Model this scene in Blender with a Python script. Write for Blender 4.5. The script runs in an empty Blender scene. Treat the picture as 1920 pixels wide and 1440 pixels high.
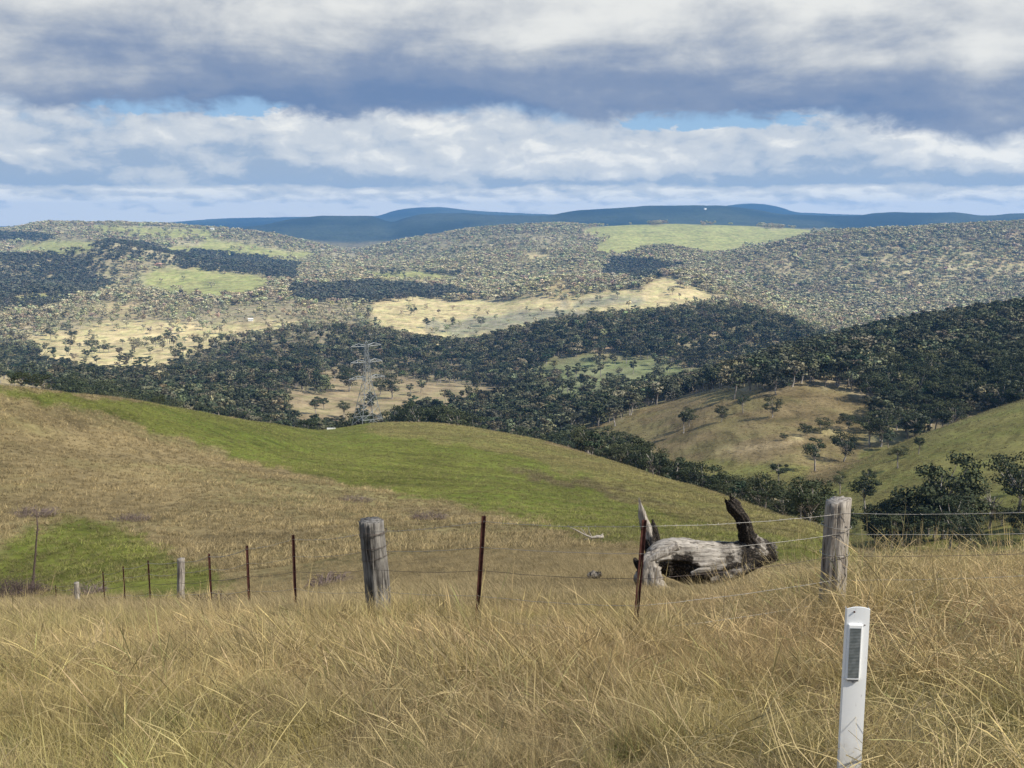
import bpy, bmesh, math, random
import numpy as np
from mathutils import Vector, Matrix

SC = bpy.context.scene
COL = SC.collection
rng = np.random.default_rng(7)
random.seed(7)
R = math.radians

# ------------------------------------------------------------------ camera, sky, sun, exposure
F = 1950.0                                   # focal length in photo pixels (1920 wide)
PITCH = math.atan(315 / F)
CP, SP = math.cos(PITCH), math.sin(PITCH)
cam = bpy.data.cameras.new('camera'); cam_o = bpy.data.objects.new('camera', cam); COL.objects.link(cam_o)
cam.sensor_width = 36; cam.lens = 36 * F / 1920; cam.clip_start = .1; cam.clip_end = 60000
cam_o.location = (0, 0, 0); cam_o.rotation_euler = (R(90) - PITCH, 0, 0)
SC.camera = cam_o
SC.view_settings.view_transform = 'Standard'; SC.view_settings.look = 'None'
SC.view_settings.gamma = 1; SC.view_settings.use_curve_mapping = False
SC.view_settings.exposure = 0.35
SC.cycles.use_denoising = True
SC.cycles.max_bounces = 8; SC.cycles.diffuse_bounces = 4; SC.cycles.volume_bounces = 1
SC.cycles.transparent_max_bounces = 12

SUN_EL, SUN_AZ = R(44), R(112)               # azimuth clockwise from the view direction (+Y)
SUN = Vector((math.sin(SUN_AZ) * math.cos(SUN_EL), math.cos(SUN_AZ) * math.cos(SUN_EL), math.sin(SUN_EL)))
sl = bpy.data.lights.new('sun', 'SUN'); sun_o = bpy.data.objects.new('sun', sl); COL.objects.link(sun_o)
sl.energy = 5.0; sl.angle = R(.5); sl.color = (1, .93, .82)
sun_o.rotation_euler = SUN.to_track_quat('Z', 'Y').to_euler()


class S:
    """socket with arithmetic"""
    def __init__(s, nt, k): s.nt, s.k = nt, k
    def _m(s, op, *a):
        n = s.nt.nodes.new('ShaderNodeMath'); n.operation = op
        for i, v in enumerate((s,) + a):
            if isinstance(v, S): s.nt.links.new(v.k, n.inputs[i])
            else: n.inputs[i].default_value = v
        return S(s.nt, n.outputs[0])
    def __add__(s, o): return s._m('ADD', o)
    __radd__ = __add__
    def __sub__(s, o): return s._m('SUBTRACT', o)
    def __rsub__(s, o): return (s * -1) + o
    def __mul__(s, o): return s._m('MULTIPLY', o)
    __rmul__ = __mul__
    def __truediv__(s, o): return s._m('DIVIDE', o)
    def ss(s, a, b, c=0., d=1.):
        n = s.nt.nodes.new('ShaderNodeMapRange'); n.interpolation_type = 'SMOOTHSTEP'
        s.nt.links.new(s.k, n.inputs[0])
        for i, v in enumerate((a, b, c, d)): n.inputs[i + 1].default_value = v
        return S(s.nt, n.outputs[0])


def vec(nt, x, y, z=0.):
    n = nt.nodes.new('ShaderNodeCombineXYZ')
    for i, v in enumerate((x, y, z)):
        if isinstance(v, S): nt.links.new(v.k, n.inputs[i])
        else: n.inputs[i].default_value = v
    return n.outputs[0]


def noise(nt, v, scale=1., detail=5., rough=.55, dist=0., col=False):
    n = nt.nodes.new('ShaderNodeTexNoise'); n.inputs['Scale'].default_value = scale
    n.inputs['Detail'].default_value = detail; n.inputs['Roughness'].default_value = rough
    n.inputs['Distortion'].default_value = dist
    if v is not None: nt.links.new(v, n.inputs['Vector'])
    return S(nt, n.outputs[0])


def mixc(nt, f, a, b, mode='MIX'):
    n = nt.nodes.new('ShaderNodeMix'); n.data_type = 'RGBA'; n.blend_type = mode
    for i, v in ((0, f), (6, a), (7, b)):
        if isinstance(v, S): nt.links.new(v.k, n.inputs[i])
        elif isinstance(v, bpy.types.NodeSocket): nt.links.new(v, n.inputs[i])
        elif i == 0: n.inputs[i].default_value = v
        else: n.inputs[i].default_value = (*v, 1)
    return n.outputs[2]


def build_world():
    w = bpy.data.worlds.new('World'); SC.world = w; w.use_nodes = True
    nt = w.node_tree; nt.nodes.clear()
    out = nt.nodes.new('ShaderNodeOutputWorld'); bg = nt.nodes.new('ShaderNodeBackground')
    nt.links.new(bg.outputs[0], out.inputs[0]); bg.inputs[1].default_value = .1
    sky = nt.nodes.new('ShaderNodeTexSky'); sky.sky_type = 'NISHITA'; sky.sun_disc = False
    sky.sun_elevation = SUN_EL; sky.sun_rotation = SUN_AZ; sky.altitude = 700; sky.air_density = 1.0
    tc = nt.nodes.new('ShaderNodeTexCoord'); sx = nt.nodes.new('ShaderNodeSeparateXYZ')
    nt.links.new(tc.outputs['Generated'], sx.inputs[0])
    x, y, z = (S(nt, sx.outputs[i]) for i in range(3))
    E = z._m('MINIMUM', 1.)._m('MAXIMUM', -1.)._m('ARCSINE') * 57.2958
    A = x._m('ARCTAN2', y) * 57.2958
    # lower cumulus deck: flat rows near the skyline, bigger heads higher up
    Ep = E._m('MAXIMUM', 0.)
    wa = noise(nt, vec(nt, A * .35, Ep * .6, 31.), 1., 5., .6) - .5
    wb = noise(nt, vec(nt, A * .35, Ep * .6, 77.), 1., 5., .6) - .5
    def puff(a_, e_, seed):
        tot = noise(nt, vec(nt, a_, e_, seed), 1., 9., .60) * 1.0
        for sc_, w_ in ((1.15, .24), (3.1, .12)):
            v = nt.nodes.new('ShaderNodeTexVoronoi'); v.voronoi_dimensions = '2D'; v.feature = 'F1'; v.inputs['Scale'].default_value = sc_
            nt.links.new(vec(nt, a_, e_, seed), v.inputs['Vector'])
            tot = tot - (S(nt, v.outputs['Distance']) - .45) * w_
        return tot
    def heads(ka, ke, seed, up):
        a_, e_ = A * ka + wa * .42, Ep * ke + wb * .36
        p = puff(a_, e_, seed)
        q = puff(a_ + up * .6, e_ + up, seed)
        return p, (p - q) * 1.85 + (p - .5) * .55
    n1, l1 = heads(.17, .36, 0., .15)                 # nearer heads
    n2, l2 = heads(.26, .85, 8., .18)                # rows along the skyline
    sel = (Ep + wa * .7 + (noise(nt, vec(nt, A * .07, 2., 5.), 1., 3., .5) - .5) * 1.2).ss(1.35, 1.75)
    big = noise(nt, vec(nt, A * .085 + wa * .2, Ep * .22 + wb * .2, 3.7), 1., 5., .5)
    body = n1 * .75 + big * .35
    foot = (Ep + wb * 1.1 + (big - .5) * 2.2).ss(1.5, 2.7, -.42, .04)
    litn = l1 + (big - .5) * 1.7 + .42 + foot
    litf = l2 + .56 + Ep.ss(.2, 1.3, .45, .03)
    lit = litf + (litn - litf) * sel
    lowc = mixc(nt, lit.ss(-.05, .50), (.375, .47, .605), (.64, .68, .72))
    lowc = mixc(nt, lit.ss(.45, .92), lowc, (.94, .93, .88))
    # tops of that deck: blue shows above them
    top = noise(nt, vec(nt, A * .11, 5.2, 0.), 1., 4., .6) * 3.4 + 3.35
    hole = noise(nt, vec(nt, A * .16, Ep * .3, 21.), 1., 5., .6)
    g1 = ((A + 16.8)._m('POWER', 2.) * .035 + (Ep - 5.5)._m('POWER', 2.) * 2.1)
    g2 = ((A - 10.5)._m('POWER', 2.) * .045 + (Ep - 5.05)._m('POWER', 2.) * 3.2)
    gn = (noise(nt, vec(nt, A * .33 + wa, Ep * .75 + wb, 26.), 1., 6., .62) - .5) * 7.
    g1, g2 = g1 + gn + .15, g2 + gn
    gap = g1.ss(-.3, 1.3, 1., 0.)._m('MAXIMUM', g2.ss(0., 1.3, .8, 0.))
    cov = ((top - Ep) * .55 + (body - .55) * 3.4 - gap * 1.5 + .75).ss(-.1, .75)
    blue = mixc(nt, Ep.ss(1., 14.), (3.6, 6.0, 8.9), (1.5, 3.0, 6.2))
    blue = mixc(nt, .35, blue, sky.outputs[0])
    blue = mixc(nt, .0, blue, blue)
    # high broken stratocumulus with a dark flat base
    eb_n = noise(nt, vec(nt, A * .10, 1.3, 40.), 1., 5., .6)
    fine = noise(nt, vec(nt, A * .15, Ep * .27, 50.), 1.1, 9., .58, .3)
    flatn = noise(nt, vec(nt, A * .05, Ep * .55, 14.), 1., 5., .55, .2)
    soft = noise(nt, vec(nt, A * .07, Ep * .19, 60.), 1.3, 6., .55, .4)
    eb = eb_n * 2.6 + 4.0 - (A - 14.).ss(0., 12.) * 1.3 + gap * .3 - (A + 10.)._m('POWER', 2.).ss(0., 14., .45, 0.)
    rag = noise(nt, vec(nt, A * .55 + wa, Ep * .8 + wb, 90.), 1., 6., .6)
    h = Ep - eb + (fine - .5) * 1.8 + (rag - .5) * 1.9
    cov2 = h.ss(-.55, .5)
    band = h * .16 - .12 + (soft - .5) * 1.5 + (fine - .5) * .8 + (A * -1. - 16.).ss(0., 9.) * .10
    band = band + (flatn - .5) * .55
    upc = mixc(nt, band.ss(-.30, .12), (.165, .25, .42), (.245, .315, .455))
    upc = mixc(nt, band.ss(.05, .62), upc, (.53, .56, .60))
    upc = mixc(nt, band.ss(.40, .95), upc, (.83, .83, .80))
    k10 = lambda c: mixc(nt, 1., c, (10, 10, 10), 'MULTIPLY')
    c = mixc(nt, cov, blue, k10(lowc))
    c = mixc(nt, cov2, c, k10(upc))
    c = mixc(nt, 1., c, (.78, .785, .79), 'MULTIPLY')
    # beyond the frame the broken deck goes on overhead
    over = noise(nt, vec(nt, x / (z + .25), y / (z + .25), 0.), 1.1, 7., .58, .2)
    overc = mixc(nt, over.ss(.40, .66), blue, k10(mixc(nt, over.ss(.45, .75), (.47, .51, .57), (.26, .31, .40))))
    c = mixc(nt, E.ss(13., 24.), c, overc)
    ground = mixc(nt, E.ss(-2., -.2), (1.6, 1.7, 1.5), c)
    nt.links.new(ground, bg.inputs[0])
    w.cycles.sampling_method = 'MANUAL'; w.cycles.sample_map_resolution = 512


build_world()


# ------------------------------------------------------------------ numbers: projection, noise, curves
def at(px, py, Y):
    """world point on the sight line of photo pixel (px, py) at forward distance Y"""
    u, v = (px - 960) / F, (py - 720) / F
    yw, zw = CP - v * SP, -SP - v * CP
    return u / yw * Y, zw / yw * Y


def project(X, Y, Z):
    dep = np.maximum(Y * CP - Z * SP, .05)
    return 960 + F * X / dep, 720 - F * (Y * SP + Z * CP) / dep


def _hash(i, j, seed):
    i = i.astype(np.int64); j = j.astype(np.int64)
    n = (i * 374761393 + j * 668265263 + seed * 974634777) & 0x7fffffff
    n = ((n ^ (n >> 13)) * 1274126177) & 0x7fffffff
    n = ((n ^ (n >> 15)) * 2246822519) & 0x7fffffff
    return ((n ^ (n >> 16)) & 0xffffff) / float(0xffffff)


def vnoise(x, y, seed=0):
    xi, yi = np.floor(x), np.floor(y); fx, fy = x - xi, y - yi
    fx = fx * fx * fx * (fx * (fx * 6 - 15) + 10); fy = fy * fy * fy * (fy * (fy * 6 - 15) + 10)
    a, b = _hash(xi, yi, seed), _hash(xi + 1, yi, seed)
    c, d = _hash(xi, yi + 1, seed), _hash(xi + 1, yi + 1, seed)
    return (a + (b - a) * fx) * (1 - fy) + (c + (d - c) * fx) * fy


def fbm(x, y, octv=4, seed=0, rough=.5):
    s = 0; a = 1; t = 0
    for k in range(octv):
        s = s + a * (vnoise(x, y, seed + k * 17) - .5) * 2; t += a
        x, y = x * 2.03 + 13.1, y * 2.03 - 7.7; a *= rough
    return s / t


def sst(a, b, x):
    t = np.clip((x - a) / (b - a), 0, 1); return t * t * (3 - 2 * t)


def pchip(x, y, q):
    x = np.asarray(x, float); y = np.asarray(y, float)
    h = np.diff(x); d = np.diff(y) / h; m = np.zeros_like(y)
    m[0], m[-1] = d[0], d[-1]
    w1, w2 = 2 * h[1:] + h[:-1], h[1:] + 2 * h[:-1]
    ok = d[:-1] * d[1:] > 0
    with np.errstate(divide='ignore', invalid='ignore'):
        mm = (w1 + w2) / (w1 / d[:-1] + w2 / d[1:])
    m[1:-1] = np.where(ok, mm, 0)
    q = np.clip(q, x[0], x[-1]); i = np.clip(np.searchsorted(x, q) - 1, 0, len(x) - 2)
    t = (q - x[i]) / h[i]; t2, t3 = t * t, t * t * t
    return y[i] * (2 * t3 - 3 * t2 + 1) + h[i] * m[i] * (t3 - 2 * t2 + t) + y[i + 1] * (3 * t2 - 2 * t3) + h[i] * m[i + 1] * (t3 - t2)


# terrain: ridges and hollows, each read as (photo column, photo row, metres ahead), near to far
CURVES = [
 # brow of the verge / knoll on the right
 [(-500,1170,13),(0,1168,13),(500,1162,13),(900,1152,13),(1200,1150,13),(1350,1145,13),(1500,1100,13),(1650,1078,13),(1800,1070,13),(1920,1070,13),(2400,1070,13)],
 # bottom of the paddock gully
 [(-500,1130,52),(0,1128,52),(250,1124,46),(500,1118,40),(700,1100,34),(900,1096,28),(1050,1092,25),(1200,1101,21),(1350,1101,21),(1500,1085,21),(1650,1110,23),(1800,1120,24),(1920,1120,24),(2400,1120,24)],
 [(-500,950,75),(0,985,78),(250,1005,75),(500,1015,70),(700,1005,70),(900,1005,68),(1050,1015,60),(1200,1035,50),(1350,1045,45),(1500,1045,45),(1650,1125,48),(1800,1150,50),(1920,1150,50),(2400,1150,50)],
 [(-500,800,110),(0,850,112),(250,880,120),(500,890,135),(700,895,150),(900,900,160),(1050,930,140),(1200,960,115),(1350,992,95),(1500,1015,80),(1650,1105,90),(1800,1115,95),(1920,1110,95),(2400,1110,95)],
 # crest of the green paddock hill
 [(-500,690,150),(0,727,165),(120,739,195),(250,753,230),(370,772,270),(500,793,330),(600,806,400),(640,803,425),(690,796,440),(740,793,448),(800,794,450),(900,804,430),(1000,822,395),(1050,835,370),(1160,869,310),(1200,882,290),(1350,929,215),(1450,960,175),(1540,988,140),(1650,1060,145),(1800,1075,150),(1920,1070,150),(2400,1070,150)],
 # valley behind it
 [(-500,760,280),(0,800,300),(250,825,370),(500,850,490),(700,858,610),(900,865,610),(1050,890,500),(1200,928,390),(1350,972,290),(1500,1015,215),(1650,1030,200),(1800,1010,200),(1920,985,200),(2400,950,200)],
 # grassy spur on the right
 [(-500,730,420),(0,775,460),(250,803,530),(500,832,660),(700,842,730),(900,848,710),(1050,858,590),(1200,884,490),(1350,908,425),(1450,918,390),(1500,905,385),(1560,885,395),(1650,848,420),(1720,818,435),(1800,790,450),(1920,750,470),(2400,620,520)],
 [(-500,728,450),(0,773,495),(250,800,570),(500,828,700),(700,838,770),(900,840,760),(1050,845,640),(1200,868,540),(1350,885,480),(1500,888,440),(1650,856,480),(1800,806,520),(1920,768,545),(2400,650,600)],
 [(-500,700,600),(0,742,660),(250,772,800),(500,785,900),(700,790,960),(900,800,870),(1050,815,730),(1200,818,650),(1350,792,600),(1500,776,590),(1650,782,590),(1800,762,610),(1920,730,620),(2400,600,660)],
 [(-500,690,800),(0,728,850),(250,745,1000),(500,738,1110),(700,745,1160),(900,765,1060),(1050,775,910),(1200,772,760),(1350,737,720),(1500,706,700),(1650,700,720),(1800,688,750),(1920,672,760),(2400,560,800)],
 # crest of the wooded hill on the right
 [(-500,680,1100),(0,710,1200),(250,712,1300),(500,700,1400),(700,715,1350),(900,735,1250),(1050,742,1080),(1200,745,950),(1350,712,1000),(1500,672,1050),(1560,658,1060),(1650,636,1080),(1800,606,1050),(1920,592,1000),(2400,520,1000)],
 [(-500,682,1300),(0,706,1400),(250,704,1500),(500,690,1550),(700,700,1500),(900,720,1400),(1050,725,1300),(1200,722,1250),(1350,702,1300),(1500,680,1400),(1650,666,1400),(1800,645,1350),(1920,632,1300),(2400,560,1300)],
 # wooded ridge in the middle of the valley
 [(-500,655,1700),(0,660,1800),(250,650,1900),(500,632,2000),(600,622,1950),(700,632,1900),(800,650,1850),(870,655,1800),(960,628,1820),(1050,610,1850),(1200,597,1900),(1350,586,1900),(1440,596,1850),(1500,618,1800),(1560,645,1750),(1650,670,1750),(1800,650,1750),(1920,640,1750),(2400,560,1750)],
 [(-500,650,1900),(0,655,2000),(250,648,2080),(500,636,2150),(700,632,2100),(870,652,2050),(960,636,2050),(1050,618,2070),(1200,604,2100),(1350,592,2120),(1500,626,2050),(1650,662,1980),(1800,640,1980),(1920,628,1980),(2400,560,1980)],
 [(-500,590,2250),(0,605,2300),(250,605,2350),(500,592,2450),(700,585,2480),(870,605,2400),(1050,584,2420),(1200,572,2430),(1350,572,2400),(1500,602,2450),(1650,615,2450),(1800,600,2450),(1920,590,2450),(2400,540,2450)],
 # knoll above the pale paddocks
 [(-500,520,2900),(0,535,2900),(250,550,3000),(500,538,3050),(700,535,3100),(900,548,3000),(1050,524,2900),(1150,526,2880),(1220,520,2850),(1270,514,2850),(1330,530,2880),(1400,548,2900),(1500,570,3000),(1650,575,3000),(1800,560,3000),(1920,550,3000),(2400,520,3000)],
 [(-500,515,3150),(0,530,3150),(250,546,3200),(500,534,3250),(700,530,3300),(900,540,3250),(1050,530,3150),(1270,522,3100),(1400,545,3150),(1500,562,3250),(1650,560,3250),(1800,545,3250),(1920,535,3250),(2400,500,3250)],
 [(-500,470,3800),(0,482,3850),(130,470,3900),(200,455,3900),(300,472,3900),(400,490,3900),(500,500,4000),(700,505,4150),(800,492,4200),(900,484,4200),(1000,478,4200),(1090,470,4200),(1150,482,4150),(1240,464,4150),(1330,478,4150),(1400,472,4150),(1480,452,4200),(1540,440,4250),(1650,433,4250),(1800,425,4250),(1920,419,4250),(2400,410,4250)],
 [(-500,474,4150),(0,484,4200),(200,466,4250),(400,490,4250),(500,497,4350),(700,498,4500),(900,476,4600),(1090,468,4600),(1240,472,4500),(1400,478,4500),(1540,447,4600),(1650,440,4600),(1800,432,4600),(1920,426,4600),(2400,420,4600)],
 [(-500,425,6000),(0,432,6000),(60,424,6000),(100,420,6000),(300,424,6000),(400,430,6000),(480,438,6000),(600,463,6000),(660,474,6000),(720,462,6000),(800,446,6000),(900,432,6000),(980,426,6000),(1060,424,6000),(1100,425,6000),(1250,420,6000),(1350,422,6000),(1500,429,6000),(1550,434,6000),(1650,436,6000),(1800,428,6000),(1920,422,6000),(2400,420,6000)],
 [(-500,432,7000),(0,438,7000),(300,432,7000),(480,444,7000),(600,464,7000),(660,470,7000),(720,462,7000),(800,452,7000),(900,440,7000),(1100,434,7000),(1500,434,7000),(1650,440,7000),(1920,432,7000),(2400,432,7000)],
 # blue ranges
 [(-500,440,9500),(0,440,9500),(300,432,9500),(430,429,9500),(490,422,9500),(560,409,9500),(610,405,9500),(690,405,9500),(735,416,9500),(760,409,9500),(800,401,9500),(860,400,9500),(950,404,9500),(1020,404,9500),(1080,395,9500),(1150,390,9500),(1230,386,9500),(1340,385,9500),(1400,391,9500),(1480,402,9500),(1600,405,9500),(1640,400,9500),(1700,398,9500),(1780,398,9500),(1850,405,9500),(1920,400,9500),(2400,400,9500)],
 [(-500,440,11500),(0,436,11500),(500,424,11500),(735,420,11500),(1000,412,11500),(1300,400,11500),(1600,412,11500),(1920,410,11500),(2400,410,11500)],
 [(-500,420,15500),(0,425,15500),(300,418,15500),(400,411,15500),(500,408,15500),(600,406,15500),(705,405,15500),(740,395,15500),(775,390,15500),(820,389,15500),(880,395,15500),(1000,401,15500),(1100,403,15500),(1300,398,15500),(1370,385,15500),(1410,382,15500),(1450,386,15500),(1500,399,15500),(1700,404,15500),(1920,404,15500),(2400,404,15500)],
 [(-500,430,21000),(960,420,21000),(2400,430,21000)],
]
NU, NL = 1300, 1500
UG = np.linspace(-1.3, 1.3, NU)
LG = np.linspace(math.log(9.), math.log(21000.), NL)
_cu = []
for c in CURVES:
    u, t, l = [], [], []
    for px, py, d in c:
        X, Z = at(px, py, d); u.append(X / d); t.append(Z / d); l.append(math.log(d))
    _cu.append((pchip(u, t, UG), pchip(u, l, UG)))


def z_near(X, Y):
    Yp = np.maximum(Y, 0)
    return -1.7 - .215 * Yp - .0042 * Yp ** 2 + .42 * sst(1.4, 4.2, X) * sst(5, 10, Y)


_T0 = z_near(UG * 9., np.full(NU, 9.)) / 9.
TT = np.stack([_T0] + [c[0] for c in _cu], 1); TL = np.stack([np.full(NU, math.log(9.))] + [c[1] for c in _cu], 1)
for k in range(1, TL.shape[1]): TL[:, k] = np.maximum(TL[:, k], TL[:, k - 1] + .02)
TAB = np.stack([pchip(TL[i], TT[i], LG) for i in range(NU)], 0)      # slope of the sight line to the ground


def base_z(X, Y):
    Ys = np.maximum(Y, 9.)
    u = np.clip((X / Ys - UG[0]) / (UG[1] - UG[0]), 0, NU - 1.001)
    l = np.clip((np.log(Ys) - LG[0]) / (LG[1] - LG[0]), 0, NL - 1.001)
    i, j = u.astype(int), l.astype(int); fu, fl = u - i, l - j
    t = (TAB[i, j] * (1 - fl) + TAB[i, j + 1] * fl) * (1 - fu) + (TAB[i + 1, j] * (1 - fl) + TAB[i + 1, j + 1] * fl) * fu
    w = sst(9., 12.5, Y)
    return z_near(X, Y) * (1 - w) + t * Ys * w


def height(X, Y):
    X = np.asarray(X, float); Y = np.asarray(Y, float)
    z = base_z(X, Y)
    z = z + .06 * fbm(X * .9, Y * .9, 3, 5) * (1 - sst(20, 60, Y))
    hill = sst(14, 60, Y) * (1 - sst(480, 700, Y))
    z = z + hill * (.22 * fbm(X / 7, Y / 7, 3, 11) + .5 * fbm(X / 32, Y / 32, 2, 12) * sst(40, 120, Y))
    far = sst(600, 1500, Y)
    z = z + far * (2.2 * fbm(X / 110, Y / 110, 3, 21) + Y * .0009 * fbm(X / 420, Y / 420, 3, 22))
    return z


def H1(X, Y): return float(height(np.array([X]), np.array([Y]))[0])


def hit(px, py, lo=3., hi=8000.):
    """first ground point under a photo pixel, searched between lo and hi metres ahead"""
    Y = np.exp(np.linspace(math.log(lo), math.log(hi), 4000))
    X, Z = at(px, py, Y)
    k = np.argmax(height(X, Y) >= Z)
    if height(X[k:k+1], Y[k:k+1])[0] < Z[k]: k = len(Y) // 2
    return float(X[k]), float(Y[k]), H1(X[k], Y[k])


CRESTY = np.exp(TL[:, 5])


# running horizon for culling what hills hide
_HY = np.exp(np.linspace(math.log(3.), math.log(16000.), 1400)); _HU = np.linspace(-.75, .75, 600)
_hx = _HU[:, None] * _HY[None, :]
HOR = np.maximum.accumulate(height(_hx, np.broadcast_to(_HY, _hx.shape)) / _HY, 1)


def visible(X, Y, Ztop, m=0.):
    i = np.clip(((X / Y + .75) / 1.5 * 599).round().astype(int), 0, 599)
    j = np.clip(((np.log(Y) - math.log(3.)) / (math.log(16000.) - math.log(3.)) * 1399).astype(int) - 3, 0, 1399)
    return Ztop / Y > HOR[i, j] - m


def inpoly(px, py, poly):
    ins = np.zeros(px.shape, bool); n = len(poly)
    for k in range(n):
        x1, y1 = poly[k]; x2, y2 = poly[(k + 1) % n]
        if y1 == y2: continue
        c = (y1 > py) != (y2 > py)
        ins ^= c & (px < (x2 - x1) * (py - y1) / (y2 - y1) + x1)
    return ins


# ------------------------------------------------------------------ land cover: (outline in the photo, metres from, to, colour, tree density)
GREEN, OLIVE, BROWN, TAN = (.108, .118, .024), (.150, .134, .046), (.186, .145, .072), (.34, .265, .145)
PALE, FAR_G, WOOD, DIRT, GREY = (.46, .37, .195), (.30, .285, .110), (.20, .165, .10), (.40, .27, .17), (.26, .235, .155)
COVER = [
 ([(-900,600),(3000,600),(3000,1300),(-900,1300)], 14, 470, BROWN, 0),
 ([(880,790),(1000,815),(1200,875),(1560,985),(1700,1060),(1500,1060),(1250,1035),(1060,990),(900,870)], 25, 470, OLIVE, 0),
 ([(-900,650),(0,728),(250,750),(500,788),(600,800),(700,790),(800,788),(900,800),(960,830),(1010,865),(1100,900),(1200,940),(1300,985),(1420,1000),(1560,1010),(1600,1080),(1350,1062),(1200,1025),(1090,1005),(1000,980),(900,952),(800,935),(640,905),(480,862),(330,818),(180,772),(0,738),(-900,690)], 25, 470, GREEN, 0),
 ([(690,793),(800,787),(900,798),(1000,818),(1080,850),(1180,885),(1090,885),(960,850),(820,830),(700,815)], 200, 470, OLIVE, 0),
 ([(60,1000),(130,955),(230,985),(330,1040),(430,1085),(420,1112),(300,1125),(60,1118),(-200,1120),(-200,1060),(0,1040)], 28, 90, GREEN, 0),
 ([(930,868),(1000,885),(1100,905),(1200,928),(1290,952),(1200,938),(1090,915),(990,893)], 100, 400, (.095, .080, .036), 0),
 # right-hand spur
 ([(1440,925),(1500,905),(1560,880),(1640,842),(1720,805),(1800,780),(1860,758),(1920,735),(2700,400),(2700,1300),(1440,1300)], 175, 520, (.140, .128, .044), .006),
 # dry slope below the wooded hill
 ([(1000,835),(1060,815),(1130,796),(1190,768),(1260,748),(1350,728),(1440,738),(1530,722),(1590,738),(1640,752),(1660,800),(1620,860),(1560,905),(1500,908),(1480,890),(1460,935),(1350,905),(1250,880),(1160,862)], 330, 800, (.160, .122, .060), .004),
 ([(1150,880),(1260,862),(1400,868),(1520,875),(1480,925),(1350,925),(1250,905)], 300, 600, OLIVE, 0),
 ([(1330,842),(1440,828),(1560,805),(1600,800),(1600,806),(1460,836),(1340,850)], 330, 800, TAN, 0),
 # brown clearing beyond the pylon
 ([(470,672),(540,655),(600,668),(640,690),(700,700),(800,712),(930,728),(985,742),(900,765),(800,785),(740,800),(640,800),(540,790),(620,752),(604,712),(520,690)], 650, 1750, (.26, .20, .115), .03),
 ([(970,705),(1020,682),(1120,662),(1200,668),(1340,694),(1340,720),(1250,730),(1200,745),(1150,742),(1100,765),(1030,768),(1000,735)], 950, 1800, (.17, .175, .085), .10),
 ([(1130,640),(1138,640),(1160,672),(1150,675)], 1200, 1950, DIRT, 0),
 ([(545,735),(640,742),(740,748),(800,742),(830,770),(790,800),(700,815),(600,815),(540,800)], 560, 1200, (.26, .20, .115), .012),
 # pale paddocks
 ([(690,578),(740,560),(860,562),(960,566),(1060,556),(1180,545),(1235,516),(1262,520),(1300,540),(1350,560),(1330,575),(1230,590),(1110,598),(1050,606),(960,632),(900,648),(830,650),(770,640),(720,612)], 1950, 2960, PALE, .012),
 ([(815,604),(870,596),(960,585),(1060,578),(1120,580),(1060,600),(960,612),(860,630),(815,622)], 1950, 2960, GREY, .03),
 ([(1060,560),(1110,555),(1180,556),(1200,566),(1130,575),(1060,572)], 1950, 2960, GREY, .02),
 ([(50,645),(100,622),(180,607),(290,598),(390,612),(470,600),(560,598),(560,610),(470,622),(410,645),(350,668),(332,715),(280,722),(200,700),(100,690)], 1000, 2450, PALE, .05),
 ([(-400,690),(60,700),(110,712),(90,745),(-400,745)], 800, 2450, TAN, .10),
 ([(270,520),(330,503),(440,513),(540,524),(480,548),(400,562),(350,556),(280,540)], 2300, 3900, FAR_G, .01),
 ([(150,590),(250,560),(290,568),(230,598)], 2000, 3300, TAN, .1),
 ([(30,560),(110,545),(150,550),(60,572)], 2000, 3400, FAR_G, .15),
 ([(30,472),(100,446),(180,455),(170,470),(60,480)], 2800, 5600, FAR_G, .02),
 ([(150,424),(300,428),(410,436),(400,454),(310,448),(200,442)], 3600, 6700, FAR_G, .08),
 ([(300,470),(400,452),(480,460),(590,474),(610,486),(430,480),(350,478)], 3600, 6700, FAR_G, .03),
 ([(1090,428),(1180,418),(1300,420),(1420,424),(1560,430),(1480,450),(1400,470),(1360,482),(1290,474),(1240,470),(1160,482),(1130,468),(1150,445)], 4150, 7000, FAR_G, .0),
 ([(680,508),(850,514),(840,526),(760,528),(690,520)], 2700, 4400, FAR_G, .05),
 ([(975,482),(1030,474),(1050,486),(1000,490)], 3400, 5000, PALE, .05),
 ([(640,462),(700,474),(690,480),(640,470)], 4600, 6500, GREY, .1),
 ([(1830,462),(1890,440),(2100,440),(2100,510),(1850,500)], 2800, 4250, TAN, .55),
 ([(1010,530),(1050,512),(1110,516),(1130,545),(1060,560),(1010,556)], 2400, 3100, TAN, .4),
 ([(480,700),(620,700),(600,650),(480,655)], 1250, 2000, BROWN, .5),
]


STANDS = ([(-200, 480), (60, 482), (190, 458), (230, 470), (215, 540), (110, 575), (-200, 610)], [(190, 452), (310, 466), (420, 478), (565, 494), (556, 528), (430, 514), (300, 500), (200, 478)], [(540, 540), (700, 532), (860, 545), (900, 560), (700, 568), (560, 572)], [(700, 512), (860, 510), (860, 520), (700, 522)], [(1150, 488), (1280, 500), (1200, 530), (1120, 520)], [(-100, 432), (60, 440), (130, 452), (40, 456), (-100, 450)])


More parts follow.
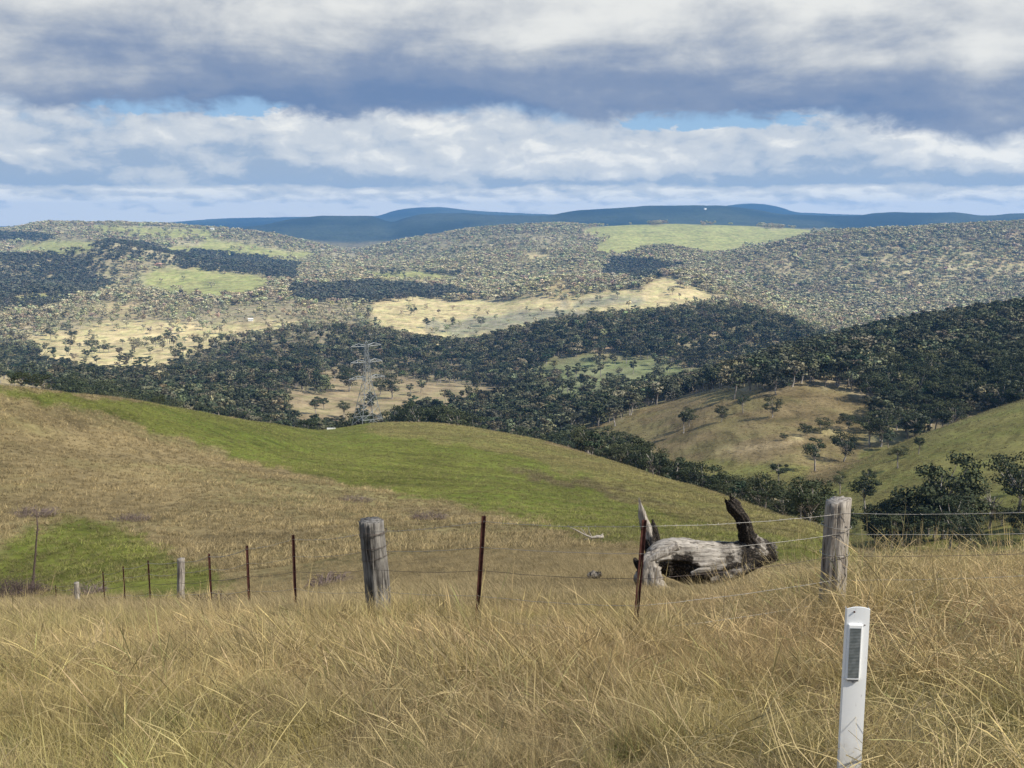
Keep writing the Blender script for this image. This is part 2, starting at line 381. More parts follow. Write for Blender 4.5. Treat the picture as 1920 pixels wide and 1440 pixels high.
def cover(X, Y, Z):
    px, py = project(X, Y, Z)
    w = 2.5 + 900 / np.maximum(Y, 60)
    wx = fbm(X / (Y * .02 + .8), Y / (Y * .03 + 1.2), 4, 31); wy = fbm(X / (Y * .02 + .8), Y / (Y * .03 + 1.2), 4, 47)
    wx2 = fbm(X / (Y * .006 + .3), Y / (Y * .012 + .5), 3, 33); wy2 = fbm(X / (Y * .006 + .3), Y / (Y * .012 + .5), 3, 49)
    jit = np.random.default_rng(3).normal(size=(2,) + px.shape)
    qx = px + wx * 34 + wx2 * 16 + jit[0] * np.where(Y < 120, 15, 6)
    qy = py + wy * (6.5 + 700 / np.maximum(Y, 55)) + wy2 * (3 + 350 / np.maximum(Y, 55)) + jit[1] * (.8 + 260 / np.maximum(Y, 50))
    col = np.zeros(px.shape + (3,)); den = np.ones(px.shape)
    col[:] = WOOD
    dryg = (sst(1700, 2100, Y) * (1 - sst(5900, 6400, Y)))[..., None]
    col = col * (1 - dryg) + np.array([.33, .275, .165]) * dryg
    lush = sst(-.2, .4, fbm(X / 500, Y / 500, 3, 61))
    col *= (1 + .35 * (lush - .5))[..., None]
    col[Y < 16] = (.17, .135, .065); den[Y < 480] = 0
    # woods along the gullies that the spur and the near hill leave
    openw = sst(-.30, .30, fbm(X / 230, Y / 330, 4, 63)) ; mid = (Y > 1750)
    den = np.where(mid, np.where((px > 1020) & (Y > 2900), .55, .24) + .6 * openw, den)
    left = (px < 700) & (Y > 1000) & (Y < 3300) & (py > 540)
    den = np.where(left, den * .62, den)
    den = np.where((px > 470) & (px < 1010) & (Y > 640) & (Y < 1750), den * (.35 + .65 * sst(-.2, .25, fbm(X / 90, Y / 130, 3, 67))), den)
    for poly in STANDS: den[inpoly(qx, qy, poly) & (Y > 2200)] = 1.
    for poly, a, b, c, d in COVER:
        m = (Y > a) & (Y < b)
        m[m] = inpoly(qx[m], qy[m], poly)
        col[m] = c; den[m] = d
    cr = np.interp(X / np.maximum(Y, 1.), UG, CRESTY)
    back = (Y > cr + 10) & (Y < np.where(px < 1330, cr + 120, cr + 62)) & (Y < 520) & (px < 1640) & (px > 1085) & (py > 600)
    back &= ~(inpoly(qx, qy, COVER[6][0]) & (Y > 260) & (px > 1470)) & ~(inpoly(qx, qy, COVER[8][0]) & (Y > 380)) & ~(inpoly(qx, qy, COVER[7][0]) & (Y > 400))
    den[back] = 1.; col[back] = WOOD
    den[(px < 128) & (Y < 900)] = 0
    hollow = (Y > 160) & (Y < 265) & (px >= 1600) & (qy > 978)
    den[hollow] = .28
    mt = sst(-.35, .45, fbm(X / 700, Y / 900, 4, 66))[..., None] * np.ones(3)
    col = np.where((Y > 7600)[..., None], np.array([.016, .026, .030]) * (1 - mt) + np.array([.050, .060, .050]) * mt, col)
    return col, den


# ------------------------------------------------------------------ object helpers
def tag(o, label=None, cat=None, group=None, kind=None):
    if label: o['label'] = label
    if cat: o['category'] = cat
    if group: o['group'] = group
    if kind: o['kind'] = kind
    return o


def link(o, parent=None):
    COL.objects.link(o)
    if parent: o.parent = parent
    return o


def empty(name, loc, rz=0., **k):
    o = bpy.data.objects.new(name, None); o.empty_display_size = .2
    o.location = loc; o.rotation_euler = (0, 0, rz); link(o); return tag(o, **k)


def mesh(name, v, f, mat=None, smooth=False, attrs=None):
    me = bpy.data.meshes.new(name)
    v = np.asarray(v, np.float32)
    if isinstance(f, np.ndarray):
        n, k = f.shape
        me.vertices.add(len(v)); me.vertices.foreach_set('co', v.ravel())
        me.loops.add(n * k); me.loops.foreach_set('vertex_index', f.ravel().astype(np.int32))
        me.polygons.add(n); me.polygons.foreach_set('loop_start', np.arange(n, dtype=np.int32) * k)
        me.update(calc_edges=True)
    else:
        me.from_pydata(v.tolist(), [], f)
    for m in (mat if isinstance(mat, (list, tuple)) else [mat] if mat else []): me.materials.append(m)
    for nme, (typ, arr) in (attrs or {}).items():
        a = me.attributes.new(nme, typ, 'POINT')
        key = {'FLOAT': 'value', 'INT': 'value', 'FLOAT_VECTOR': 'vector', 'FLOAT_COLOR': 'color'}[typ]
        a.data.foreach_set(key, np.asarray(arr, np.int32 if typ == 'INT' else np.float32).ravel())
    if smooth: me.polygons.foreach_set('use_smooth', [True] * len(me.polygons))
    return me


def obj(name, me, parent=None, **k):
    return tag(link(bpy.data.objects.new(name, me), parent), **k)


class MB:
    """vertex / face collector for one mesh"""
    def __init__(s): s.v, s.f, s.mi = [], [], []
    def add(s, v, f, mi=0):
        b = len(s.v); s.v += [tuple(p) for p in v]; s.f += [tuple(i + b for i in q) for q in f]; s.mi += [mi] * len(f)
    def box(s, c, d, rot=None, mi=0):
        p = [Vector((x * d[0] / 2, y * d[1] / 2, z * d[2] / 2)) for x in (-1, 1) for y in (-1, 1) for z in (-1, 1)]
        if rot: p = [rot @ q for q in p]
        s.add([q + Vector(c) for q in p], [(0, 1, 3, 2), (4, 6, 7, 5), (0, 4, 5, 1), (2, 3, 7, 6), (0, 2, 6, 4), (1, 5, 7, 3)], mi)
    def tube(s, pts, rad, n=6, cap=True, mi=0):
        pts = [Vector(p) for p in pts]
        if not hasattr(rad, '__len__'): rad = [rad] * len(pts)
        v, f = [], []
        for i, p in enumerate(pts):
            d = (pts[min(i + 1, len(pts) - 1)] - pts[max(i - 1, 0)]).normalized()
            a = d.cross(Vector((0, 0, 1)) if abs(d.z) < .9 else Vector((0, 1, 0))).normalized(); b = d.cross(a)
            for k in range(n):
                w = 2 * math.pi * k / n
                v.append(p + (a * math.cos(w) + b * math.sin(w)) * rad[i])
        for i in range(len(pts) - 1):
            for k in range(n):
                f.append((i * n + k, i * n + (k + 1) % n, (i + 1) * n + (k + 1) % n, (i + 1) * n + k))
        if cap: f += [tuple(range(n - 1, -1, -1)), tuple((len(pts) - 1) * n + k for k in range(n))]
        s.add(v, f, mi)
    def mesh(s, name, mats, smooth=False):
        me = bpy.data.meshes.new(name); me.from_pydata(s.v, [], s.f)
        for m in (mats if isinstance(mats, (list, tuple)) else [mats]): me.materials.append(m)
        me.polygons.foreach_set('material_index', s.mi)
        if smooth: me.polygons.foreach_set('use_smooth', [True] * len(me.polygons))
        bm = bmesh.new(); bm.from_mesh(me); bmesh.ops.recalc_face_normals(bm, faces=bm.faces); bm.to_mesh(me); bm.free()
        return me


def material(name):
    m = bpy.data.materials.new(name); m.use_nodes = True
    nt = m.node_tree; bs = nt.nodes['Principled BSDF']; bs.inputs['Roughness'].default_value = .9
    bs.inputs['Specular IOR Level'].default_value = .15
    return m, nt, bs


def attr(nt, name, inst=False):
    n = nt.nodes.new('ShaderNodeAttribute'); n.attribute_name = name
    if inst: n.attribute_type = 'INSTANCER'
    return n


def texobj(nt): return nt.nodes.new('ShaderNodeTexCoord').outputs['Object']


def scaled(nt, v, s):
    n = nt.nodes.new('ShaderNodeMapping'); n.inputs['Scale'].default_value = s
    nt.links.new(v, n.inputs[0]); return n.outputs[0]


def bump(nt, bs, h, strength, dist):
    b = nt.nodes.new('ShaderNodeBump'); b.inputs['Strength'].default_value = strength; b.inputs['Distance'].default_value = dist
    nt.links.new(h.k if isinstance(h, S) else h, b.inputs['Height']); nt.links.new(b.outputs[0], bs.inputs['Normal'])


# ------------------------------------------------------------------ ground
def ground_material():
    m, nt, bs = material('ground'); bs.inputs['Specular IOR Level'].default_value = .05
    c = attr(nt, 'cover').outputs['Color']; g = nt.nodes.new('ShaderNodeNewGeometry').outputs['Position']
    a = noise(nt, scaled(nt, g, (1, 1, 1)), .55, 8, .68); b = noise(nt, scaled(nt, g, (1, .55, 1)), .055, 9, .62, .4)
    d = noise(nt, g, .009, 6, .6)
    terr = noise(nt, scaled(nt, g, (.035, .035, .75)), 1., 5., .6, .3)
    f = (a * .9 + b * .9 + d * .5).ss(.80, 1.50, .50, 1.55) * terr.ss(.50, .66, 1.06, .68)
    c2 = mixc(nt, 1., c, vec(nt, f, f, f), 'MULTIPLY')
    hue = noise(nt, g, .03, 5, .6).ss(.42, .62)
    c2 = mixc(nt, hue * .4, c2, mixc(nt, 1., c2, (.84, 1.1, .78), 'MULTIPLY'))
    nt.links.new(c2, bs.inputs['Base Color'])
    bump(nt, bs, a * .5 + b * 2., .8, .5)
    return m


M_GROUND = ground_material()
g_in = np.linspace(-.60, .60, 560)
step = g_in[1] - g_in[0]; gx = [.60]
while gx[-1] < 1.25: step *= 1.12; gx.append(gx[-1] + step)
gx = np.array(gx[1:]); GU = np.concatenate([-gx[::-1], g_in, gx])
GY = np.concatenate([np.linspace(-7.5, 2.0, 20)[:-1], np.exp(np.linspace(math.log(2.0), math.log(16800.), 830))])
gX = GU[None, :] * (GY[:, None] + 9.5); gY = np.broadcast_to(GY[:, None], gX.shape).copy()
gZ = height(gX, gY)
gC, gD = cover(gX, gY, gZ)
for _ in range(2):                                    # soften the edges of the land cover
    gC[1:-1, 1:-1] = (gC[1:-1, 1:-1] * 2 + gC[:-2, 1:-1] + gC[2:, 1:-1] + gC[1:-1, :-2] + gC[1:-1, 2:]) / 6


def sheet(name, r0, r1):
    nr, ncol = r1 - r0, len(GU)
    v = np.stack([gX[r0:r1], gY[r0:r1], gZ[r0:r1]], -1).reshape(-1, 3)
    i = np.arange((nr - 1) * ncol).reshape(nr - 1, ncol)[:, :-1].ravel()
    f = np.stack([i, i + 1, i + ncol + 1, i + ncol], 1)
    c = np.concatenate([gC[r0:r1].reshape(-1, 3), np.ones((nr * ncol, 1))], 1)
    return obj(name, mesh(name, v, f, M_GROUND, True, {'cover': ('FLOAT_COLOR', c)}), kind='structure')


r_a, r_b, r_c = (int(np.searchsorted(GY, q)) for q in (14.5, 520., 7300.))
sheet('ground', 0, r_a + 1)
sheet('hillside', r_a, r_b + 1)
sheet('hills', r_b, r_c + 1)
sheet('mountains', r_c, len(GY))


# ------------------------------------------------------------------ clouds overhead (out of the picture) that shade the valley
def clouds():
    Hc = 1150.
    m = bpy.data.materials.new('cloud'); m.use_nodes = True; nt = m.node_tree; nt.nodes.clear()
    out = nt.nodes.new('ShaderNodeOutputMaterial')
    mx, m2 = nt.nodes.new('ShaderNodeMixShader'), nt.nodes.new('ShaderNodeMixShader')
    tr, df, tl = (nt.nodes.new('ShaderNodeBsdf' + k) for k in ('Transparent', 'Diffuse', 'Translucent'))
    df.inputs[0].default_value = tl.inputs[0].default_value = (.66, .68, .72, 1)
    m2.inputs[0].default_value = .6
    nt.links.new(df.outputs[0], m2.inputs[1]); nt.links.new(tl.outputs[0], m2.inputs[2])
    nt.links.new(attr(nt, 'density').outputs['Fac'], mx.inputs[0]); nt.links.new(tr.outputs[0], mx.inputs[1])
    nt.links.new(m2.outputs[0], mx.inputs[2]); nt.links.new(mx.outputs[0], out.inputs[0])
    st = 28.
    cx, cy = np.meshgrid(np.arange(-2200, 3600, st), np.arange(-1400, 3900, st))
    zg = np.full(cx.shape, -100.)
    for _ in range(4):
        k = (Hc - zg) / SUN.z
        px_, py_ = cx - SUN.x * k, cy - SUN.y * k
        zg = np.where(py_ > 3, height(px_, np.maximum(py_, 3)), -30.)
    X, Y = px_, py_
    ux, uy = project(X, np.maximum(Y, 3), zg)
    wob = fbm(cx / 260, cy / 260, 4, 71)
    Yw = Y + wob * 90
    thin = np.where(Y < 560, .36, 0)                               # thin cloud over the near paddocks
    qx, qy = ux + wob * 22, uy + fbm(cx / 300, cy / 300, 4, 75) * 10
    dark = ((Yw > 480) & (Yw < 1960)).astype(float)
    dark[inpoly(qx, qy, [(-900, 560), (560, 560), (560, 640), (480, 668), (345, 664), (300, 700), (130, 735), (110, 800), (-900, 800)]) & (Y > 480)] = 0
    dark[inpoly(qx, qy, [(540, 560), (860, 560), (900, 655), (700, 640), (560, 650)]) & (Y > 1600)] = .15
    wood = inpoly(qx, qy, [(-200, 475), (60, 478), (190, 452), (310, 465), (570, 492), (560, 525), (430, 512), (280, 512), (250, 560), (110, 575), (-200, 610)]) & (Y > 2500) & (Y < 4200)
    dark[wood] = 1.
    den = np.maximum(thin, dark * .82)
    den[(X < -2600) | (X > 3000)] = 0
    for _ in range(4):
        den[1:-1, 1:-1] = (den[1:-1, 1:-1] * 2 + den[:-2, 1:-1] + den[2:, 1:-1] + den[1:-1, :-2] + den[1:-1, 2:]) / 6
    den = np.clip(den * (1 + .35 * fbm(cx / 120, cy / 120, 4, 81)), 0, .96)
    keep = den > .03
    cell = keep[:-1, :-1] & keep[1:, :-1] & keep[:-1, 1:] & keep[1:, 1:]
    th = 30 + 190 * den * (1 + .5 * fbm(cx / 150, cy / 150, 4, 91))
    # each of the two skins stops a share of the light so that both together reach the density
    a = 1 - np.sqrt(1 - den)
    nx = cx.shape[1]; idx = np.arange(cx.size).reshape(cx.shape)
    q = np.stack([idx[:-1, :-1], idx[:-1, 1:], idx[1:, 1:], idx[1:, :-1]], -1)[cell]
    top = np.stack([cx, cy, Hc + th], -1).reshape(-1, 3)
    bot = np.stack([cx, cy, Hc - 8 + 14 * fbm(cx / 90, cy / 90, 3, 95)], -1).reshape(-1, 3)
    faces = [q, q[:, ::-1] + cx.size]
    pad = np.zeros((cell.shape[0] + 2, cell.shape[1] + 2), bool); pad[1:-1, 1:-1] = cell
    for dj, di, e in ((-1, 0, (0, 1)), (0, 1, (1, 2)), (1, 0, (2, 3)), (0, -1, (3, 0))):
        nb = pad[1 + dj:pad.shape[0] - 1 + dj, 1 + di:pad.shape[1] - 1 + di]
        s = np.stack([idx[:-1, :-1], idx[:-1, 1:], idx[1:, 1:], idx[1:, :-1]], -1)[cell & ~nb]
        faces.append(np.stack([s[:, e[1]], s[:, e[0]], s[:, e[0]] + cx.size, s[:, e[1]] + cx.size], 1))
    fq = np.concatenate(faces)
    v = np.concatenate([top, bot]); dd = np.concatenate([a.ravel(), a.ravel()])
    used, inv = np.unique(fq, return_inverse=True)
    me = mesh('clouds', v[used], inv.reshape(fq.shape), m, True, {'density': ('FLOAT', dd[used])})
    obj('clouds', me, kind='stuff')


clouds()


# ------------------------------------------------------------------ air
def haze():
    m = bpy.data.materials.new('haze'); m.use_nodes = True; nt = m.node_tree; nt.nodes.clear()
    out = nt.nodes.new('ShaderNodeOutputMaterial'); pv = nt.nodes.new('ShaderNodeVolumePrincipled')
    pv.inputs['Color'].default_value = (.20, .50, 1., 1); pv.inputs['Density'].default_value = 4.7e-5
    pv.inputs['Anisotropy'].default_value = .1
    nt.links.new(pv.outputs[0], out.inputs['Volume'])
    b = MB(); lo = gZ.min() - 1.; hi = max(gZ.max(), 0.) + 30
    b.box((0, 1950, (lo + hi) / 2), (50000, 30100, hi - lo))
    o = obj('haze', b.mesh('haze', m), kind='stuff')
    m.cycles.homogeneous_volume = True


haze()


# ------------------------------------------------------------------ instancing for stuff
def scatter(name, pts, variants, idx, rot, scale, tint, mat_holder=None):
    me = mesh(name, pts, [], None, False, {'idx': ('INT', idx), 'rot': ('FLOAT_VECTOR', rot), 'scl': ('FLOAT_VECTOR', scale), 'tint': ('FLOAT_VECTOR', tint)})
    src = bpy.data.collections.new(name + '_source')
    for k, vm in enumerate(variants):
        src.objects.link(bpy.data.objects.new(f'{name}_tuft_{k:02d}', vm))
    o = obj(name, me, kind='stuff')
    ng = bpy.data.node_groups.new(name, 'GeometryNodeTree')
    ng.interface.new_socket('Geometry', in_out='INPUT', socket_type='NodeSocketGeometry')
    ng.interface.new_socket('Geometry', in_out='OUTPUT', socket_type='NodeSocketGeometry')
    N = ng.nodes.new; L = ng.links.new
    gi, go = N('NodeGroupInput'), N('NodeGroupOutput')
    ci = N('GeometryNodeCollectionInfo'); ci.inputs['Collection'].default_value = src
    ci.inputs['Separate Children'].default_value = True; ci.inputs['Reset Children'].default_value = True
    io = N('GeometryNodeInstanceOnPoints'); io.inputs['Pick Instance'].default_value = True
    def na(n, t):
        q = N('GeometryNodeInputNamedAttribute'); q.data_type = t; q.inputs[0].default_value = n; return q.outputs[0]
    er = N('FunctionNodeEulerToRotation'); L(na('rot', 'FLOAT_VECTOR'), er.inputs[0])
    L(gi.outputs[0], io.inputs['Points']); L(ci.outputs[0], io.inputs['Instance']); L(na('idx', 'INT'), io.inputs['Instance Index'])
    L(er.outputs[0], io.inputs['Rotation']); L(na('scl', 'FLOAT_VECTOR'), io.inputs['Scale']); L(io.outputs[0], go.inputs[0])
    md = o.modifiers.new('scatter', 'NODES'); md.node_group = ng
    return o


# ------------------------------------------------------------------ trees
def leaf_mat(name, inst):
    m, nt, bs = material(name); bs.inputs['Roughness'].default_value = .75
    rnd = nt.nodes.new('ShaderNodeObjectInfo').outputs['Random']
    lf = S(nt, attr(nt, 'leaf').outputs['Fac'])
    if inst: base = attr(nt, 'tint', True).outputs['Color']
    else:
        cr = nt.nodes.new('ShaderNodeValToRGB'); nt.links.new(rnd, cr.inputs[0])
        e = cr.color_ramp.elements; e[0].color = (.024, .033, .016, 1); e[1].color = (.070, .076, .034, 1)
        q = cr.color_ramp.elements.new(.5); q.color = (.040, .051, .024, 1)
        base = cr.outputs[0]
    f = lf.ss(0., 1., .55, 1.6)
    nt.links.new(mixc(nt, 1., base, vec(nt, f, f, f), 'MULTIPLY'), bs.inputs['Base Color'])
    return m


def bark_mat():
    m, nt, bs = material('gum_bark'); t = scaled(nt, texobj(nt), (3, 3, .6))
    nt.links.new(mixc(nt, noise(nt, t, 6, 5, .6).ss(.4, .6), (.16, .13, .105), (.42, .39, .35)), bs.inputs['Base Color'])
    return m


M_LEAF, M_LEAF_I, M_BARK = leaf_mat('gum_leaves', False), leaf_mat('gum_leaves_far', True), bark_mat()


def crown_trunk(seed, style, nclump, nleaf, lsize):
    """unit-height tree: crown of leaf sprays gathered in clumps on forking limbs"""
    r = np.random.default_rng(seed)
    lo, rx = {'gum': (.42, .30), 'round': (.22, .36), 'tall': (.45, .21), 'bush': (.06, .52), 'open': (.40, .36), 'dead': (.4, .28)}[style]
    cs = []
    while len(cs) < nclump:
        p = r.uniform(-1, 1, 3); d = np.linalg.norm(p)
        if d > 1 or d < .35: continue
        c = np.array([p[0] * rx, p[1] * rx, lo + (1 - lo) * .5 + p[2] * (1 - lo) * .46])
        if all(np.linalg.norm((c - q) / (rx, rx, .3)) > .42 for q in cs) or r.random() < .15: cs.append(c)
    cs = np.array(cs); cs[:, 2] += .03 - max(0, cs[:, 2].max() - .93)
    V, Fc, A = [], [], []
    for c in cs:
        sc = r.uniform(.6, 1.15) * rx * (.50 if style != 'open' else .42); tone = r.uniform(0, .45)
        for _ in range(nleaf):
            d = r.normal(size=3); d /= np.linalg.norm(d); d[2] = d[2] * .8 + .12
            rad = r.uniform(.55, 1.05)
            p = c + d * sc * rad * np.array([1, 1, .62])
            n = d + r.normal(size=3) * .45; n /= np.linalg.norm(n)
            a = np.cross(n, r.normal(size=3)); a /= np.linalg.norm(a); b = np.cross(n, a)
            s = lsize * r.uniform(.6, 1.3)
            k = len(V)
            V += [p - a * s, p + b * s * .62, p + a * s, p - b * s * .62]; Fc.append((k, k + 1, k + 2, k + 3))
            A += [min(1, tone + r.uniform(0, .55))] * 4
    mb = MB()
    th = {'bush': .02}.get(style, .022)
    lean = r.uniform(-.05, .05, 2)
    f1 = Vector((lean[0], lean[1], lo * (.8 if style != 'bush' else .5)))
    mid = Vector((lean[0] * 1.4, lean[1] * 1.4, lo + (1 - lo) * .35))
    mb.tube([(0, 0, -.06), (0, 0, .02), f1 * .5 + Vector((.01, 0, 0)), f1, mid, mid + Vector((.01, .01, (1 - lo) * .3))], [th * 1.5, th * 1.15, th * .95, th * .85, th * .5, th * .15], 7)
    for c in cs:
        q = f1.lerp(mid, r.uniform(0, 1)); c = Vector(c)
        mb.tube([q, q.lerp(c, .5) + Vector((0, 0, -.02)), c], [th * .5, th * .34, th * .1], 4, False)
    return np.array(V), np.array(Fc), np.array(A), mb


STY = ['gum', 'gum', 'round', 'tall', 'open', 'bush', 'round', 'open', 'gum', 'bush']
TREES = []
for k, st in enumerate(STY):
    V, Fc, A, mb = crown_trunk(100 + k, st, {'bush': 15, 'open': 12}.get(st, 17), 150, .020 if st != 'bush' else .027)
    TREES.append((mesh('crown', V, Fc, M_LEAF, False, {'leaf': ('FLOAT', A)}), mb.mesh('trunk', M_BARK, True)))
mb = crown_trunk(55, 'gum', 22, 1, .01)[3]
DEAD_TRUNK = mb.mesh('bare_trunk', M_BARK, True)


def far_tree(seed, st, ncl, nl, ls):
    V, Fc, A, mb = crown_trunk(seed, st, ncl, nl, ls)
    b = len(V); v = np.concatenate([V, np.array(mb.v)])
    faces = [tuple(q) for q in Fc] + [tuple(i + b for i in q) for q in mb.f]
    me = mesh('forest_tree', v, faces, [M_LEAF_I, M_BARK], False, {'leaf': ('FLOAT', np.concatenate([A, np.zeros(len(mb.v))]))})
    me.polygons.foreach_set('material_index', [0] * len(Fc) + [1] * len(mb.f))
    return me


FT = [far_tree(200 + k, st, 11, 34, .052) for k, st in enumerate(['gum', 'round', 'tall', 'open', 'gum', 'bush'])]
FT += [far_tree(300 + k, st, 8, 12, .095) for k, st in enumerate(['gum', 'round', 'tall', 'round'])]


# candidate trees over the whole landscape
def candidates():
    out = []
    for (y0, y1, spacing) in ((150, 520, 6.5), (520, 1000, 7.6), (1000, 1800, 8.6), (1800, 3000, 10.), (3000, 4600, 13.5), (4600, 6900, 20.)):
        area = .5 * (y1 ** 2 - y0 ** 2) * 1.16
        n = int(area / spacing ** 2)
        Y = np.sqrt(rng.uniform(y0 ** 2, y1 ** 2, n)); X = Y * rng.uniform(-.58, .58, n)
        Z = height(X, Y)
        _, den = cover(X, Y, Z)
        patch = sst(-.75, .05, fbm(X / (40 + Y * .03), Y / (40 + Y * .03), 3, 131))
        k = rng.random(n) < np.where(den > .3, den * (.25 + .75 * patch), den)
        h = rng.uniform(.62, 1.25, n) * (16.0 + 4.0 * fbm(X / 150, Y / 150, 2, 141)) * np.where(Y > 4600, 1.25, 1) * np.where(Y < 520, .66, 1) * np.where((Y < 520) & (project(X, Y, Z)[0] > 1340) & (project(X, Y, Z)[0] < 1620), .92, 1)
        k &= visible(X, Y, Z + h * .8)
        out.append(np.stack([X, Y, Z, h], 1)[k])
    return np.concatenate(out)


cand = candidates()
pxc, pyc = project(cand[:, 0], cand[:, 1], cand[:, 2])
keep = (cand[:, 1] > 520) | (cand[:, 1] > np.interp(cand[:, 0] / cand[:, 1], UG, CRESTY) + 12) | (pxc > 1600)
keep &= ~((cand[:, 1] < 520) & (pxc < 1085))
cand = cand[keep]; pxc, pyc = pxc[keep], pyc[keep]

